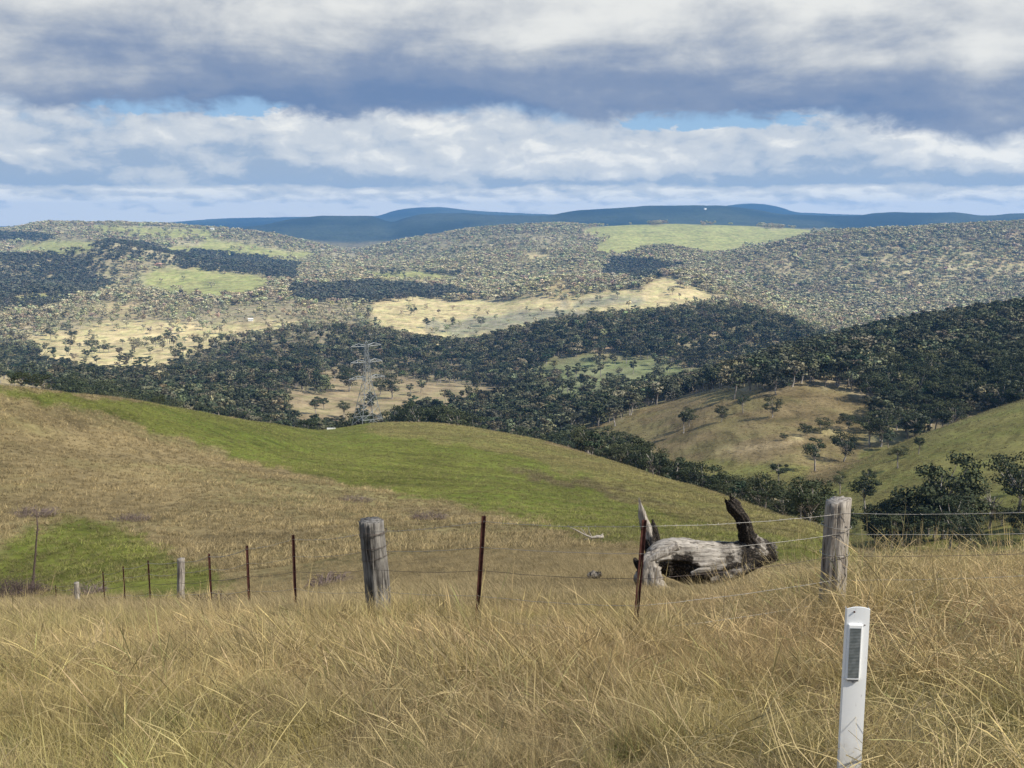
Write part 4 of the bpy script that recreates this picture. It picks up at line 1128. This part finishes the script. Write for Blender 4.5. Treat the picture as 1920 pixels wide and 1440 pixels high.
# ------------------------------------------------------------------ guide post by the road
def guide_post():
    Y = 4.5; X, zt = at(1609, 1136, Y); zb = H1(X, Y)
    e = empty('guide_post', (X, Y, zb), R(-4), label='white plastic roadside guide post with a long grey reflector in the grass', cat='guide post')
    h = zt - zb
    n = 29; half = .0510; dep = .016
    prof = []
    for k in range(n):
        a = -1 + 2 * k / (n - 1); prof.append((math.copysign(min(abs(a) / .86, 1.) * half, a), -dep + .003 * a * a + .030 * max(0, abs(a) - .86) / .14))
    zs = [-.35, 0, h * .5, h - .012, h]
    v, f = [], []
    for side in (0, .006):
        for z in zs:
            for (x, y) in prof:
                zz = z - (.011 * (abs(x) / half) ** 2.2 if z > h - .02 else 0)
                v.append((x * (1 - side * 2), y + side, zz))
    ns = len(zs)
    for s in range(2):
        for i in range(ns - 1):
            for k in range(n - 1):
                b = s * ns * n + i * n + k; q = (b, b + 1, b + n + 1, b + n); f.append(q if s == 0 else q[::-1])
    o = ns * n
    for k in range(n - 1): f.append(((ns - 1) * n + k, (ns - 1) * n + k + 1, o + (ns - 1) * n + k + 1, o + (ns - 1) * n + k))
    for i in range(ns - 1):
        for k in (0, n - 1): f.append((i * n + k, (i + 1) * n + k, o + (i + 1) * n + k, o + i * n + k))
    obj('post', mesh('post', v, f, M_POSTW), e)
    # reflector: raised white surround with ribbed grey lens, left of the middle
    rx, z0, z1 = -.013, h - .345, h - .080
    b = MB(); yy = -.0225
    b.box((rx, yy + .002, (z0 + z1) / 2), (.062, .016, z1 - z0))
    rf = obj('reflector', b.mesh('reflector', M_WHITE), e)
    bv = rf.modifiers.new('round', 'BEVEL'); bv.width = .003; bv.segments = 2
    m, nt, bs = material('reflector_lens'); t = texobj(nt)
    w = nt.nodes.new('ShaderNodeTexNoise'); w.inputs['Scale'].default_value = 30; nt.links.new(t, w.inputs['Vector'])
    nt.links.new(mixc(nt, S(nt, w.outputs[0]).ss(.35, .65), (.105, .12, .12), (.165, .18, .178)), bs.inputs['Base Color'])
    bs.inputs['Roughness'].default_value = .25; bs.inputs['Specular IOR Level'].default_value = .5
    b = MB(); zl0, zl1 = z0 + .012, z1 - .016; k = 34
    vv, ff = [], []
    for i in range(k * 2 + 1):
        z = zl0 + (zl1 - zl0) * i / (k * 2)
        for x in (-.024, .024): vv.append((rx + x, yy - .0075 - (.0009 if i % 2 else 0), z))
    for i in range(k * 2): ff.append((2 * i, 2 * i + 1, 2 * i + 3, 2 * i + 2))
    b.add(vv, ff); b.box((rx, yy - .0045, (zl0 + zl1) / 2), (.0482, .005, zl1 - zl0 + .0004))
    obj('lens', b.mesh('lens', m), rf)
    b = MB(); b.box((rx + .002, -.020, z0 - .005), (.048, .008, .006)); b.box((rx + .004, -.0195, z0 - .012), (.010, .007, .010))
    obj('clip', b.mesh('clip', plain('grey_clip', (.25, .25, .25))), rf)
    b = MB(); b.tube([(-.020, -.012, h - .022), (-.020, -.0212, h - .022)], .004, 10)
    obj('rivet', b.mesh('rivet', M_RUST), e)
    b = MB(); b.tube([(.030, -.006, h - .085), (.030, -.0175, h - .085)], .003, 10)
    obj('rivet', b.mesh('rivet', M_RUST), e)


guide_post()


# ------------------------------------------------------------------ fence
def strainer_mesh(h, rad, seed, mat, lean=0., slant=.02, grooves=.10):
    n, m = 40, 30; v, f = [], []
    r = np.random.default_rng(seed); ph = r.uniform(0, 6.28, 6)
    for i in range(m + 1):
        z = -.45 + (h + .45) * i / m
        for k in range(n):
            a = 2 * math.pi * k / n
            q = 1 + .05 * math.sin(2 * a + ph[0]) + .04 * math.sin(3 * a + ph[1] + z) - grooves * max(0, math.sin(5 * a + ph[2] + .5 * math.sin(z * 3))) ** 6 - grooves * .8 * max(0, math.sin(8 * a + ph[3] + .3 * z)) ** 8
            q += .03 * math.sin(z * 5 + ph[4] + a) + r.normal() * .006
            rr = rad * q * (1 + .06 * (1 - i / m))
            zz = z + (slant * math.cos(a) + r.normal() * .004 if i == m else 0)
            v.append((math.cos(a) * rr + lean * max(z, 0), math.sin(a) * rr, zz))
    for i in range(m):
        for k in range(n): f.append((i * n + k, i * n + (k + 1) % n, (i + 1) * n + (k + 1) % n, (i + 1) * n + k))
    v.append((lean * h, 0, h - .012)); c = len(v) - 1
    for k in range(n): f.append((m * n + k, m * n + (k + 1) % n, c))
    return mesh('wooden_post', v, f, mat, True)


def star_mesh(h):
    b = MB(); t = .0035
    for a in (R(90), R(210), R(330)):
        L = .030 if a < 2 else .026
        c = Vector((math.cos(a) * L / 2, math.sin(a) * L / 2, (h - .5) / 2))
        b.box(c, (L, t * 2, h + .5), Matrix.Rotation(a, 3, 'Z'))
    # a heavier web where the three wings meet
    b.tube([(0, 0, -.5), (0, 0, h)], .008, 6)
    return b.mesh('steel_post', M_RUST)


def fence():
    F0 = empty('wire_fence', (at(697, 972, 12.5)[0], 12.5, H1(at(697, 972, 12.5)[0], 12.5)), label='old farm fence of wooden strainers, rusty steel posts and sagging wire', cat='fence')
    o0 = Vector(F0.location)
    # (column of the top, row of the top, metres ahead, kind, lean along x per metre)
    POSTS = [(1572, 938, 10.2, 'big', .02), (1208, 974, 9.6, 'star', .06), (908, 966, 10.8, 'star', .07), (697, 976, 12.6, 'dark', -.06), (550, 1003, 15.2, 'star', .0),
             (463, 1023, 18.2, 'star', .0), (392, 1038, 21.6, 'star', .0), (339, 1047, 24.4, 'pole', .05), (278, 1051, 28.5, 'star', 0), (231, 1062, 32.5, 'star', 0), (193, 1072, 37.5, 'star', 0),
             (143, 1092, 46, 'stub', 0), (104, 1097, 53, 'star', 0), (92, 1104, 58, 'stub', 0)]
    tops = []
    for px, py, Y, kind, lean in POSTS:
        X, zt = at(px, py, Y)
        zg = H1(X - 0, Y); h = max(zt - zg, .7)
        if kind == 'star': me, nm = star_mesh(h), 'steel_post'
        elif kind == 'big': me, nm = strainer_mesh(h, .128, 3, M_POST, -.0, .022), 'wooden_post'
        elif kind == 'dark': me, nm = strainer_mesh(h, .155, 9, M_POST_D, 0., -.018, .16), 'wooden_post'
        elif kind == 'pole': me, nm = strainer_mesh(h, .085, 12, M_POST, 0., .01), 'wooden_post'
        else: me, nm = strainer_mesh(h, .12, 15, M_POST, 0., .01), 'wooden_post'
        p = obj(nm, me, F0); p.location = Vector((X - lean * h, Y, zt - h)) - o0; p.rotation_euler = (0, lean, random.uniform(-.3, .3) if kind != 'star' else random.uniform(-.25, .25))
        if kind == 'big': p['label'] = 'thick grey split strainer post'
        if kind == 'dark': p['label'] = 'thick blackened strainer post wrapped with wire'
        if kind == 'pole': p['label'] = 'thin pale wooden post'
        rr = {'big': .128, 'dark': .155, 'pole': .085, 'stub': .12}.get(kind, .028)
        tops.append((Vector((X - lean * h, Y, zt - h)), h, lean, rr, kind, p))
        if kind in ('dark', 'big'):                                   # tie wires round the strainers
            for zf in ((.985, .955, .83, .72) if kind == 'dark' else (.86, .62)):
                b = MB(); tl = random.uniform(-.02, .02) if kind == 'big' else random.choice([-.03, .012, .03])
                ring = [(math.cos(a) * (rr * 1.11 + .004), math.sin(a) * (rr * 1.11 + .004), h * (zf - .08) + tl * math.cos(a)) for a in np.linspace(0, 2 * math.pi, 29)]
                b.tube(ring, .0034, 5, False); obj('tie_wire', b.mesh('tie_wire', M_WIRE_D if kind == 'dark' else M_WIRE, True), p)
    # right-hand continuation beyond the frame
    X, zt = at(2080, 944, 9.9); end = (Vector((X, 9.9, H1(X, 9.9))), zt - H1(X, 9.9), 0, .03, 'star', None)
    q = obj('steel_post', star_mesh(end[1]), F0); q.location = end[0] - o0
    chain = [end] + tops
    for lvl, fr in enumerate((.955, .74, .545, .33, .14)):
        for s in range(len(chain) - 1):
            (p0, h0, l0, r0, k0, _), (p1, h1, l1, r1, k1, _) = chain[s], chain[s + 1]
            if 'stub' in (k0, k1) and lvl > 2: continue
            if k0 == 'dark' or k1 == 'dark': r0, r1 = r0 * .9, r1 * .9
            z0, z1 = h0 * fr, h1 * fr
            if k0 in ('big', 'dark'): z0 = min(z0, h0 - .10)
            if k1 in ('big', 'dark'): z1 = min(z1, h1 - .10)
            a = p0 + Vector((l0 * z0, -r0 - .004, z0)); b_ = p1 + Vector((l1 * z1, -r1 - .004, z1))
            L = (b_ - a).length; sag = .012 * L * (.6 + .8 * random.random())
            pts = [a.lerp(b_, t) + Vector((0, 0, -sag * 4 * t * (1 - t) + random.uniform(-.003, .003))) - o0 for t in np.linspace(0, 1, 12)]
            b = MB(); b.tube(pts, (.0025 if a.y < 16 else .0052), 5)
            if lvl == 0 and min(a.y, b_.y) < 30:                       # barbs on the top strand
                for t in np.arange(.06, 1, .11 / L):
                    q = a.lerp(b_, t) + Vector((0, 0, -sag * 4 * t * (1 - t))) - o0
                    for _ in range(2):
                        d = Vector((random.uniform(-.4, .4), random.uniform(-1, 1), random.uniform(-1, 1))).normalized() * .016
                        b.tube([q - d, q + d], .0016, 3)
            obj('wire', b.mesh('wire', M_WIRE if lvl != 2 else M_WIRE_D, True), F0)


fence()


# ------------------------------------------------------------------ fallen log
def organic(path, rad, seed, char, n=44, m=90, ridge=.07, lump=.10, cav=None, squash=1., jag=0.):
    """gnarled tube along a path: lengthwise ridges, lumps, an optional hollow, broken end"""
    path = np.array(path, float); r = np.random.default_rng(seed)
    s = np.linspace(0, 1, len(path)); q = np.linspace(0, 1, m)
    C = np.stack([pchip(s, path[:, k], q) for k in range(3)], 1); Rd = pchip(s, rad, q)
    D = np.gradient(C, axis=0); D /= np.linalg.norm(D, axis=1)[:, None]
    up = np.array([0, -1., 0]); v = []; ch = []
    ang = np.linspace(0, 2 * math.pi, n, endpoint=False)
    for i in range(m):
        a = np.cross(D[i], up); a /= np.linalg.norm(a); b = np.cross(D[i], a)
        g = fbm(np.cos(ang) * 5 + seed, np.sin(ang) * 5 + q[i] * 1.2, 3, seed); L = fbm(np.cos(ang) * 1.5 + q[i] * 5, np.sin(ang) * 1.5 + seed, 3, seed + 3)
        fine = fbm(np.cos(ang) * 9 + q[i] * 30, np.sin(ang) * 9 + q[i] * 30, 2, seed + 5)
        rr = Rd[i] * (1 + ridge * g * 2 + lump * L * 2 + .03 * fine)
        c0 = char(q[i], ang)
        if cav:
            for (qc, ac, wq, wa, depth) in cav:
                dd = ((q[i] - qc) / wq) ** 2 + (np.angle(np.exp(1j * (ang - ac))) / wa) ** 2
                k = np.exp(-dd ** 2 * 1.2); rr = rr * (1 - depth * k); c0 = np.maximum(c0, k * 1.3)
        off = (r.uniform(-1, 1, n) * jag * (1 if i == m - 1 else .4 if i == m - 2 else 0))
        P_ = C[i] + np.outer(np.cos(ang) * rr, a) + np.outer(np.sin(ang) * rr * squash, b) + np.outer(off, D[i])
        v.append(P_); ch.append(c0 * np.ones(n))
    v = np.concatenate(v); ch = np.concatenate(ch); f = []
    for i in range(m - 1):
        for k in range(n): f.append((i * n + k, i * n + (k + 1) % n, (i + 1) * n + (k + 1) % n, (i + 1) * n + k))
    e0 = len(v); v = np.concatenate([v, [C[0] + D[0] * Rd[0] * .35, C[-1] - D[-1] * Rd[-1] * .35]]); ch = np.concatenate([ch, [1, 1]])
    for k in range(n):
        f.append((k, e0, (k + 1) % n)); f.append(((m - 1) * n + (k + 1) % n, e0 + 1, (m - 1) * n + k))
    return v, f, ch


def log():
    X0, Y0, Z0 = hit(1310, 1096, 15, 26); Y0 = 20.; X0, _ = at(1310, 1080, Y0); Z0 = H1(X0, Y0)
    e = empty('fallen_log', (X0, Y0, Z0), label='weathered half burnt fallen tree trunk lying behind the fence', cat='log')
    def W(px, py, dy=0.):
        x, z = at(px, py, Y0 + dy); return (x - X0, dy, z - Z0)
    u = 1 / F * 20.5
    def part(name, pts, rad, seed, char, **k):
        v, f, ch = organic([W(*p) for p in pts], [q * u for q in rad], seed, char, **k)
        return obj(name, mesh(name, v, f, M_LOG_X if name in ('trunk', 'fallen_slab', 'fallen_branch') else M_LOG, True, {'char': ('FLOAT', ch)}), e)
    front = -math.pi / 2
    def trunk_char(q, a):
        band = math.exp(-((q - .58) / .075) ** 2) * .52
        low = sst(-.45, .35, np.cos(a - TRK_DOWN) + .35 * math.sin(q * 23) * .5) * (.95 if q > .3 else .8)
        endc = (.66 + .1 * np.cos(a)) * sst(.54, .74, q) * np.ones_like(a)
        hol = math.exp(-((q - .23) / .11) ** 4) * np.exp(-(np.angle(np.exp(1j * (a - TRK_FRONT - .25))) / .95) ** 4)
        low = np.maximum(low, hol)
        return np.maximum(np.maximum(band * sst(-.9, .2, np.cos(a - TRK_FRONT)), low), endc)
    tr = part('trunk', [(1222, 1052, -.15), (1245, 1044, -.08), (1272, 1046, 0), (1300, 1052, .03), (1335, 1052, .05), (1370, 1050, .08), (1400, 1043, .10), (1428, 1037, .12), (1452, 1033, .14)],
              [24, 32, 38, 41, 38, 34, 29, 22, 17], 3, trunk_char, n=80, m=170, ridge=.085, lump=.09, cav=[(.25, TRK_FRONT + .40, .11, .70, .36)], jag=.05)
    part('upright_branch', [(1430, 1036, .12), (1414, 1022, .10), (1402, 1006, .06), (1398, 988, .02), (1391, 970, 0.), (1377, 953, 0.), (1367, 938, 0)], [22, 18, 14, 12.5, 12, 12.5, 8], 7, lambda q, a: np.full_like(a, .80 if q > .25 else .5), ridge=.15, lump=.17, jag=.09)
    part('broken_root', [(1236, 1056, .05), (1226, 1034, .12), (1216, 1008, .18), (1208, 984, .2), (1203, 962, .2), (1199, 940, .2)], [18, 15, 12.5, 10, 7, 1.5], 11, lambda q, a: np.clip(.70 * np.exp(-((q - .33) / .16) ** 2) + .2 * np.cos(a * 2), 0, 1), ridge=.22, lump=.14, squash=.6, jag=.10)
    part('splinter', [(1231, 1030, .2), (1229, 1008, .22), (1226, 990, .24), (1224, 976, .25)], [9, 7.5, 6, 2], 13, lambda q, a: np.full_like(a, .9), ridge=.2, lump=.1, squash=.6, n=20, m=30, jag=.06)
    part('splinter', [(1250, 1040, .18), (1256, 1026, .2), (1254, 1016, .2)], [14, 8, 2], 17, lambda q, a: np.full_like(a, .1), ridge=.25, lump=.2, n=20, m=24, jag=.05)
    part('root_flare', [(1262, 1030, -.22), (1236, 1042, -.30), (1220, 1062, -.36), (1220, 1088, -.38), (1232, 1112, -.36)], [9, 14, 20, 22, 26], 19, lambda q, a: np.clip(.15 + .3 * np.cos(a * 3) + .4 * (q < .15), 0, 1), ridge=.24, lump=.22, squash=.5)
    part('root_flare', [(1272, 1024, -.30), (1252, 1034, -.34), (1228, 1046, -.38), (1206, 1056, -.38)], [7, 8, 8, 5], 23, lambda q, a: np.full_like(a, 0.), ridge=.15, lump=.12, n=24, m=40, squash=.7)
    part('root_stub', [(1214, 1072, -.2), (1200, 1066, -.2), (1192, 1052, -.2), (1190, 1046, -.2)], [8, 6, 5, 2], 29, lambda q, a: np.full_like(a, .9), n=20, m=30)
    part('fallen_slab', [(1296, 1076, -.42), (1314, 1070, -.44), (1332, 1068, -.44)], [4, 6, 3.5], 31, lambda q, a: np.full_like(a, 0.), n=20, m=24, squash=.6)
    part('fallen_branch', [(1330, 1088, -.35), (1362, 1080, -.30), (1396, 1066, -.2), (1414, 1056, -.1)], [7, 9, 9, 7], 37, lambda q, a: np.full_like(a, .55), n=24, m=40)


TRK_FRONT, TRK_DOWN = 0., 0.
# the frame of the trunk's rings: a = D x up, with D along +x and up = -y gives a along -z; b = D x a gives +y
TRK_DOWN, TRK_FRONT = 0., -math.pi / 2
log()


def dead_branch():
    X, Y, Z = hit(1115, 1016, 25, 90); e = empty('dead_branch', (X, Y, Z), label='pale forked dead branch lying on the green slope', cat='branch')
    u = Y / F * 1.02; b = MB()
    def s(pts, rad): b.tube([((p[0] - 1115) * u, p[2] if len(p) > 2 else 0, (1016 - p[1]) * u) for p in pts], rad, 6)
    s([(1132, 1006), (1120, 1006), (1110, 1008), (1096, 1002), (1078, 992), (1062, 984)], [.09, .11, .08, .05, .03, .012])
    s([(1110, 1008), (1104, 996), (1103, 986)], [.05, .03, .01]); s([(1110, 1008), (1094, 1012)], [.05, .02])
    s([(1108, 1007), (1113, 1022)], [.06, .03]); s([(1116, 1008), (1118, 1020)], [.05, .02])
    s([(1100, 1004), (1088, 988)], [.035, .012]); s([(1124, 1006), (1131, 1000)], [.07, .03])
    obj('branch', b.mesh('branch', M_TWIG, True), e)
    X, Y, Z = hit(1115, 1090, 15, 30)
    v, f, ch = organic([(-.17, 0, .07), (-.08, .02, .09), (.05, 0, .11), (.16, -.02, .15)], [.05, .085, .09, .05], 41, lambda q, a: np.full_like(a, .55), n=24, m=30, ridge=.15, lump=.2)
    o = obj('wood_chunk', mesh('wood_chunk', v, f, M_LOG, True, {'char': ('FLOAT', ch)}), label='small dark chunk of rotten wood in the grass near the log', cat='wood'); o.location = (X, Y, Z + .05)


dead_branch()


def sapling():
    X, Y, Z = hit(62, 1096, 30, 80); Z -= .2; u = Y / F * 1.02
    e = empty('dead_sapling', (X, Y, Z), label='thin bare crooked dead sapling at the foot of the green slope', cat='sapling')
    b = MB(); b.tube([((p - 62) * u, 0, (1100 - q) * u) for p, q in ((62, 1104), (62, 1090), (66, 1064), (70, 1040), (74, 1010), (79, 980), (79, 948))], [.085, .07, .06, .055, .05, .045, .02], 7)
    b.tube([(8 * u, 0, 60 * u), (13 * u, .05, 72 * u)], [.03, .01], 5); b.tube([(14 * u, 0, 110 * u), (19 * u, .05, 116 * u)], [.05, .02], 5)
    obj('stem', b.mesh('stem', M_TWIG_D, True), e)


sapling()


def twig_bush(name, X, Y, w, h, n, mat, seed, label, group, cat='bush'):
    r = random.Random(seed); b = MB()
    for _ in range(n):
        a = r.uniform(0, 6.28); d = math.sqrt(r.random()) * w * .5
        p = Vector((math.cos(a) * d, math.sin(a) * d * .7, -.05)); q = Vector((math.cos(a) * .5 + r.gauss(0, .4), math.sin(a) * .5 + r.gauss(0, .4), 1)).normalized()
        pts = [p]; L = h * r.uniform(.6, 1.25)
        for k in range(4):
            q = (q + Vector((r.gauss(0, .3), r.gauss(0, .3), -.22 * k))).normalized(); p = p + q * L / 4; pts.append(p)
        b.tube(pts, [.016, .014, .011, .008, .004] if h > .5 else .008, 3, False)
    o = obj(name, b.mesh(name, mat), label=label, cat=cat, group=group); o.location = (X, Y, H1(X, Y)); return o


for k, (px, py, lo, hi, w, h, n, mat, lab, grp) in enumerate([
    (15, 1118, 35, 70, 3.2, 1.25, 420, M_TWIG_D, 'tangle of dark bare brambles at the fence end on the left', 'brambles'),
    (62, 1112, 35, 70, 1.6, .7, 180, M_TWIG_D, 'low dark bramble at the foot of the dead sapling', 'brambles'),
    (170, 1112, 35, 60, 1.6, .7, 130, M_TWIG_P, 'dark brush behind the far steel posts', 'brambles'),
    (62, 966, 60, 110, 3.6, 1.0, 260, M_TWIG_P, 'purple grey shrub above the dead sapling on the hillside', 'hillside shrubs'),
    (245, 976, 60, 110, 3.2, .7, 220, M_TWIG_P, 'purple grey shrub above the green hollow', 'hillside shrubs'),
    (665, 940, 70, 150, 3.6, .8, 220, M_TWIG_P, 'grey shrub on the brown slope above the black strainer', 'hillside shrubs'),
    (805, 974, 60, 130, 2.6, 1.1, 200, M_TWIG_P, 'dark purple shrub at the edge of the green band', 'hillside shrubs'),
    (620, 1095, 16, 45, 1.7, .6, 160, M_TWIG_P, 'tangled grey brush left of the black strainer', 'brambles'),
    (388, 1125, 16, 40, 1.1, .55, 120, M_TWIG_D, 'small dark brush at the foot of a steel post', 'brambles'),
]):
    X, Y, Z = hit(px, py, lo, hi); twig_bush('bramble' if 'bramble' in lab else 'shrub', X, Y, w, h, n, mat, 600 + k, lab, grp)


# ------------------------------------------------------------------ pylon, cows, trough, buildings
def pylon():
    X, _ = at(690, 795, 452); Y = 452.; Z = H1(X, Y) - .4
    e = empty('transmission_tower', (X, Y, Z), R(33), label='grey steel lattice pylon standing behind the crest of the green hill', cat='pylon')
    ztop = at(690, 642, Y)[1] - Z
    Hh = ztop; waist = Hh * .56
    def hw(z): return 5.4 + (1.35 - 5.4) * z / waist if z < waist else 1.35 + (.55 - 1.35) * (z - waist) / (Hh - waist)
    cor = lambda z, i: Vector(((-1, 1, 1, -1)[i] * hw(z), (-1, -1, 1, 1)[i] * hw(z), z))
    for i in range(4):
        b = MB(); b.tube([cor(-1, i), cor(waist, i), cor(Hh, i)], [.17, .14, .09], 4); obj('leg', b.mesh('leg', M_GALV), e)
    lv = [0, Hh * .10, Hh * .25, Hh * .38, Hh * .48, waist, Hh * .64, Hh * .71, Hh * .78, Hh * .85, Hh * .92, Hh * .97]
    for i in range(4):
        j = (i + 1) % 4; b = MB()
        for k in range(len(lv) - 1):
            rd = .085 if lv[k] < waist else .06
            if k == 0:
                mid = (cor(lv[1], i) + cor(lv[1], j)) / 2
                b.tube([cor(0, i), mid], rd, 4); b.tube([cor(0, j), mid], rd, 4)
            else:
                b.tube([cor(lv[k], i), cor(lv[k + 1], j)], rd, 4); b.tube([cor(lv[k], j), cor(lv[k + 1], i)], rd, 4)
            if k in (1, 5, 7, 9): b.tube([cor(lv[k], i), cor(lv[k], j)], rd * 1.1, 4)
        obj('bracing', b.mesh('bracing', M_GALV), e)
    for z, L in ((Hh * .955, 7.2), (Hh * .765, 7.6), (Hh * .575, 8.6)):
        for s in (-1, 1):
            b = MB(); tip = Vector((s * L, 0, z + .2)); hump = Vector((s * L * .52, 0, z + 1.35))
            for sy in (-1, 1):
                r0 = Vector((s * hw(z), sy * hw(z), z)); rt = Vector((s * hw(z), sy * hw(z), z + .5))
                b.tube([r0, tip], .10, 4); b.tube([rt, hump, tip], .13, 4)
                for t in (.3, .55, .8): b.tube([r0.lerp(tip, t), (rt.lerp(hump, t / .52) if t < .52 else hump.lerp(tip, (t - .52) / .48))], .06, 4)
            arm = obj('cross_arm', b.mesh('cross_arm', M_GALV), e)
            b = MB(); b.tube([tip, tip - Vector((0, 0, 1.9))], .10, 6); obj('insulator', b.mesh('insulator', M_GALV), arm)
    b = MB(); b.tube([(0, 0, Hh - .3), (0, 0, Hh + 2.6)], .07, 4)
    for i in range(4): b.tube([cor(Hh, i), (0, 0, Hh + .8)], .07, 4)
    obj('peak', b.mesh('peak', M_GALV), e)


pylon()


def cow_mesh():
    b = MB()
    b.tube([(-.85, 0, 1.05), (-.75, 0, 1.08), (-.3, 0, 1.02), (.25, 0, 1.0), (.65, 0, 1.08), (.85, 0, 1.15), (1.1, 0, 1.12), (1.35, 0, .92), (1.55, 0, .78)], [.12, .30, .36, .38, .34, .24, .15, .15, .08], 10)
    for x in (-.62, .6):
        for y in (-.17, .17): b.tube([(x, y, .95), (x + (.06 if x < 0 else 0), y, .5), (x, y, 0)], [.15, .075, .06], 7)
    b.tube([(-.84, 0, 1.2), (-.97, 0, .9), (-.98, 0, .5)], [.04, .03, .05], 5)
    for y in (-.16, .16): b.tube([(1.2, y * .6, 1.08), (1.2, y * 1.4, 1.08)], [.05, .02], 5)
    return b.mesh('cow', M_COW, True)


cm = cow_mesh()
for px, Y, rz, lab in ((715, 446, .3, 'black cow standing at the right legs of the pylon'), (675, 441, 2.7, 'black cow grazing at the left legs of the pylon')):
    X, _ = at(px, 795, Y); o = obj('cow', cm, label=lab, cat='cow', group='cows under the pylon'); o.location = (X, Y, H1(X, Y) - .25); o.rotation_euler = (0, 0, rz)


def trough():
    X, _ = at(621, 806, 398); Y = 398.
    b = MB(); L, w, h, t = 3.2, 1.0, .6, .08
    b.box((0, 0, .05), (L, w, .1))
    for y in (-1, 1): b.box((0, y * (w - t) / 2, h / 2 + .1), (L, t, h))
    for x in (-1, 1): b.box((x * (L - t) / 2, 0, h / 2 + .1), (t, w - 2 * t, h))
    o = obj('water_trough', b.mesh('water_trough', M_WHITE_R), label='white water trough on the crest left of the pylon', cat='trough'); o.location = (X, Y, H1(X, Y))


trough()


def building(px, py, lo, hi, L, w, h, rz, wall, roof, label, name, cat, up=0.):
    X, Y, Z = hit(px, py, lo, hi); e = empty(name, (X, Y, Z + up), rz, label=label, cat=cat)
    b = MB(); b.box((0, 0, h / 2 - .5), (L, w, h + 1)); obj('wall', b.mesh('wall', wall), e)
    b = MB(); o = .6; r = w * .28
    b.add([(-L / 2 - o, -w / 2 - o, h), (L / 2 + o, -w / 2 - o, h), (L / 2 + o, w / 2 + o, h), (-L / 2 - o, w / 2 + o, h), (-L / 2 - o, 0, h + r), (L / 2 + o, 0, h + r)],
          [(0, 1, 5, 4), (2, 3, 4, 5), (1, 2, 5), (3, 0, 4), (3, 2, 1, 0)])
    obj('roof', b.mesh('roof', roof), e)
    b = MB(); b.box((L * .1, -w / 2 - .03, h * .45), (1.2, .1, h * .8)); obj('door', b.mesh('door', M_ROOF), e)
    for x in (-.3, .32):
        b = MB(); b.box((L * x, -w / 2 - .03, h * .55), (1.6, .1, h * .38)); obj('window', b.mesh('window', M_WIRE_D), e)
    if chim := (name == 'farmhouse'):
        b = MB(); b.box((L * .25, 0, h + r + .3), (.8, .8, 1.6)); obj('chimney', b.mesh('chimney', wall), e)


building(1818, 603, 900, 1300, 15, 8, 4.0, R(20), M_WALL, M_ROOF, 'grey roofed shed among the trees on the wooded hill crest', 'shed', 'shed', 4)
building(602, 472, 4300, 6600, 34, 12, 6, R(5), M_WHITE_R, M_ROOF, 'long pale shed at the end of the far green slope', 'shed', 'shed', 6)
building(398, 434, 4300, 6600, 20, 11, 8, R(-8), M_WHITE_R, M_WHITE_R, 'white farmhouse among trees on the far left plateau', 'farmhouse', 'house', 8)
building(470, 602, 1900, 3000, 11, 6, 4, R(12), M_WHITE_R, M_WHITE_R, 'tiny white farm shed in the left paddock', 'shed', 'shed', 1)
building(1322, 393, 8000, 9800, 20, 12, 9, R(30), M_WHITE_R, M_WHITE_R, 'white building on the dark blue range', 'farmhouse', 'house', 0)
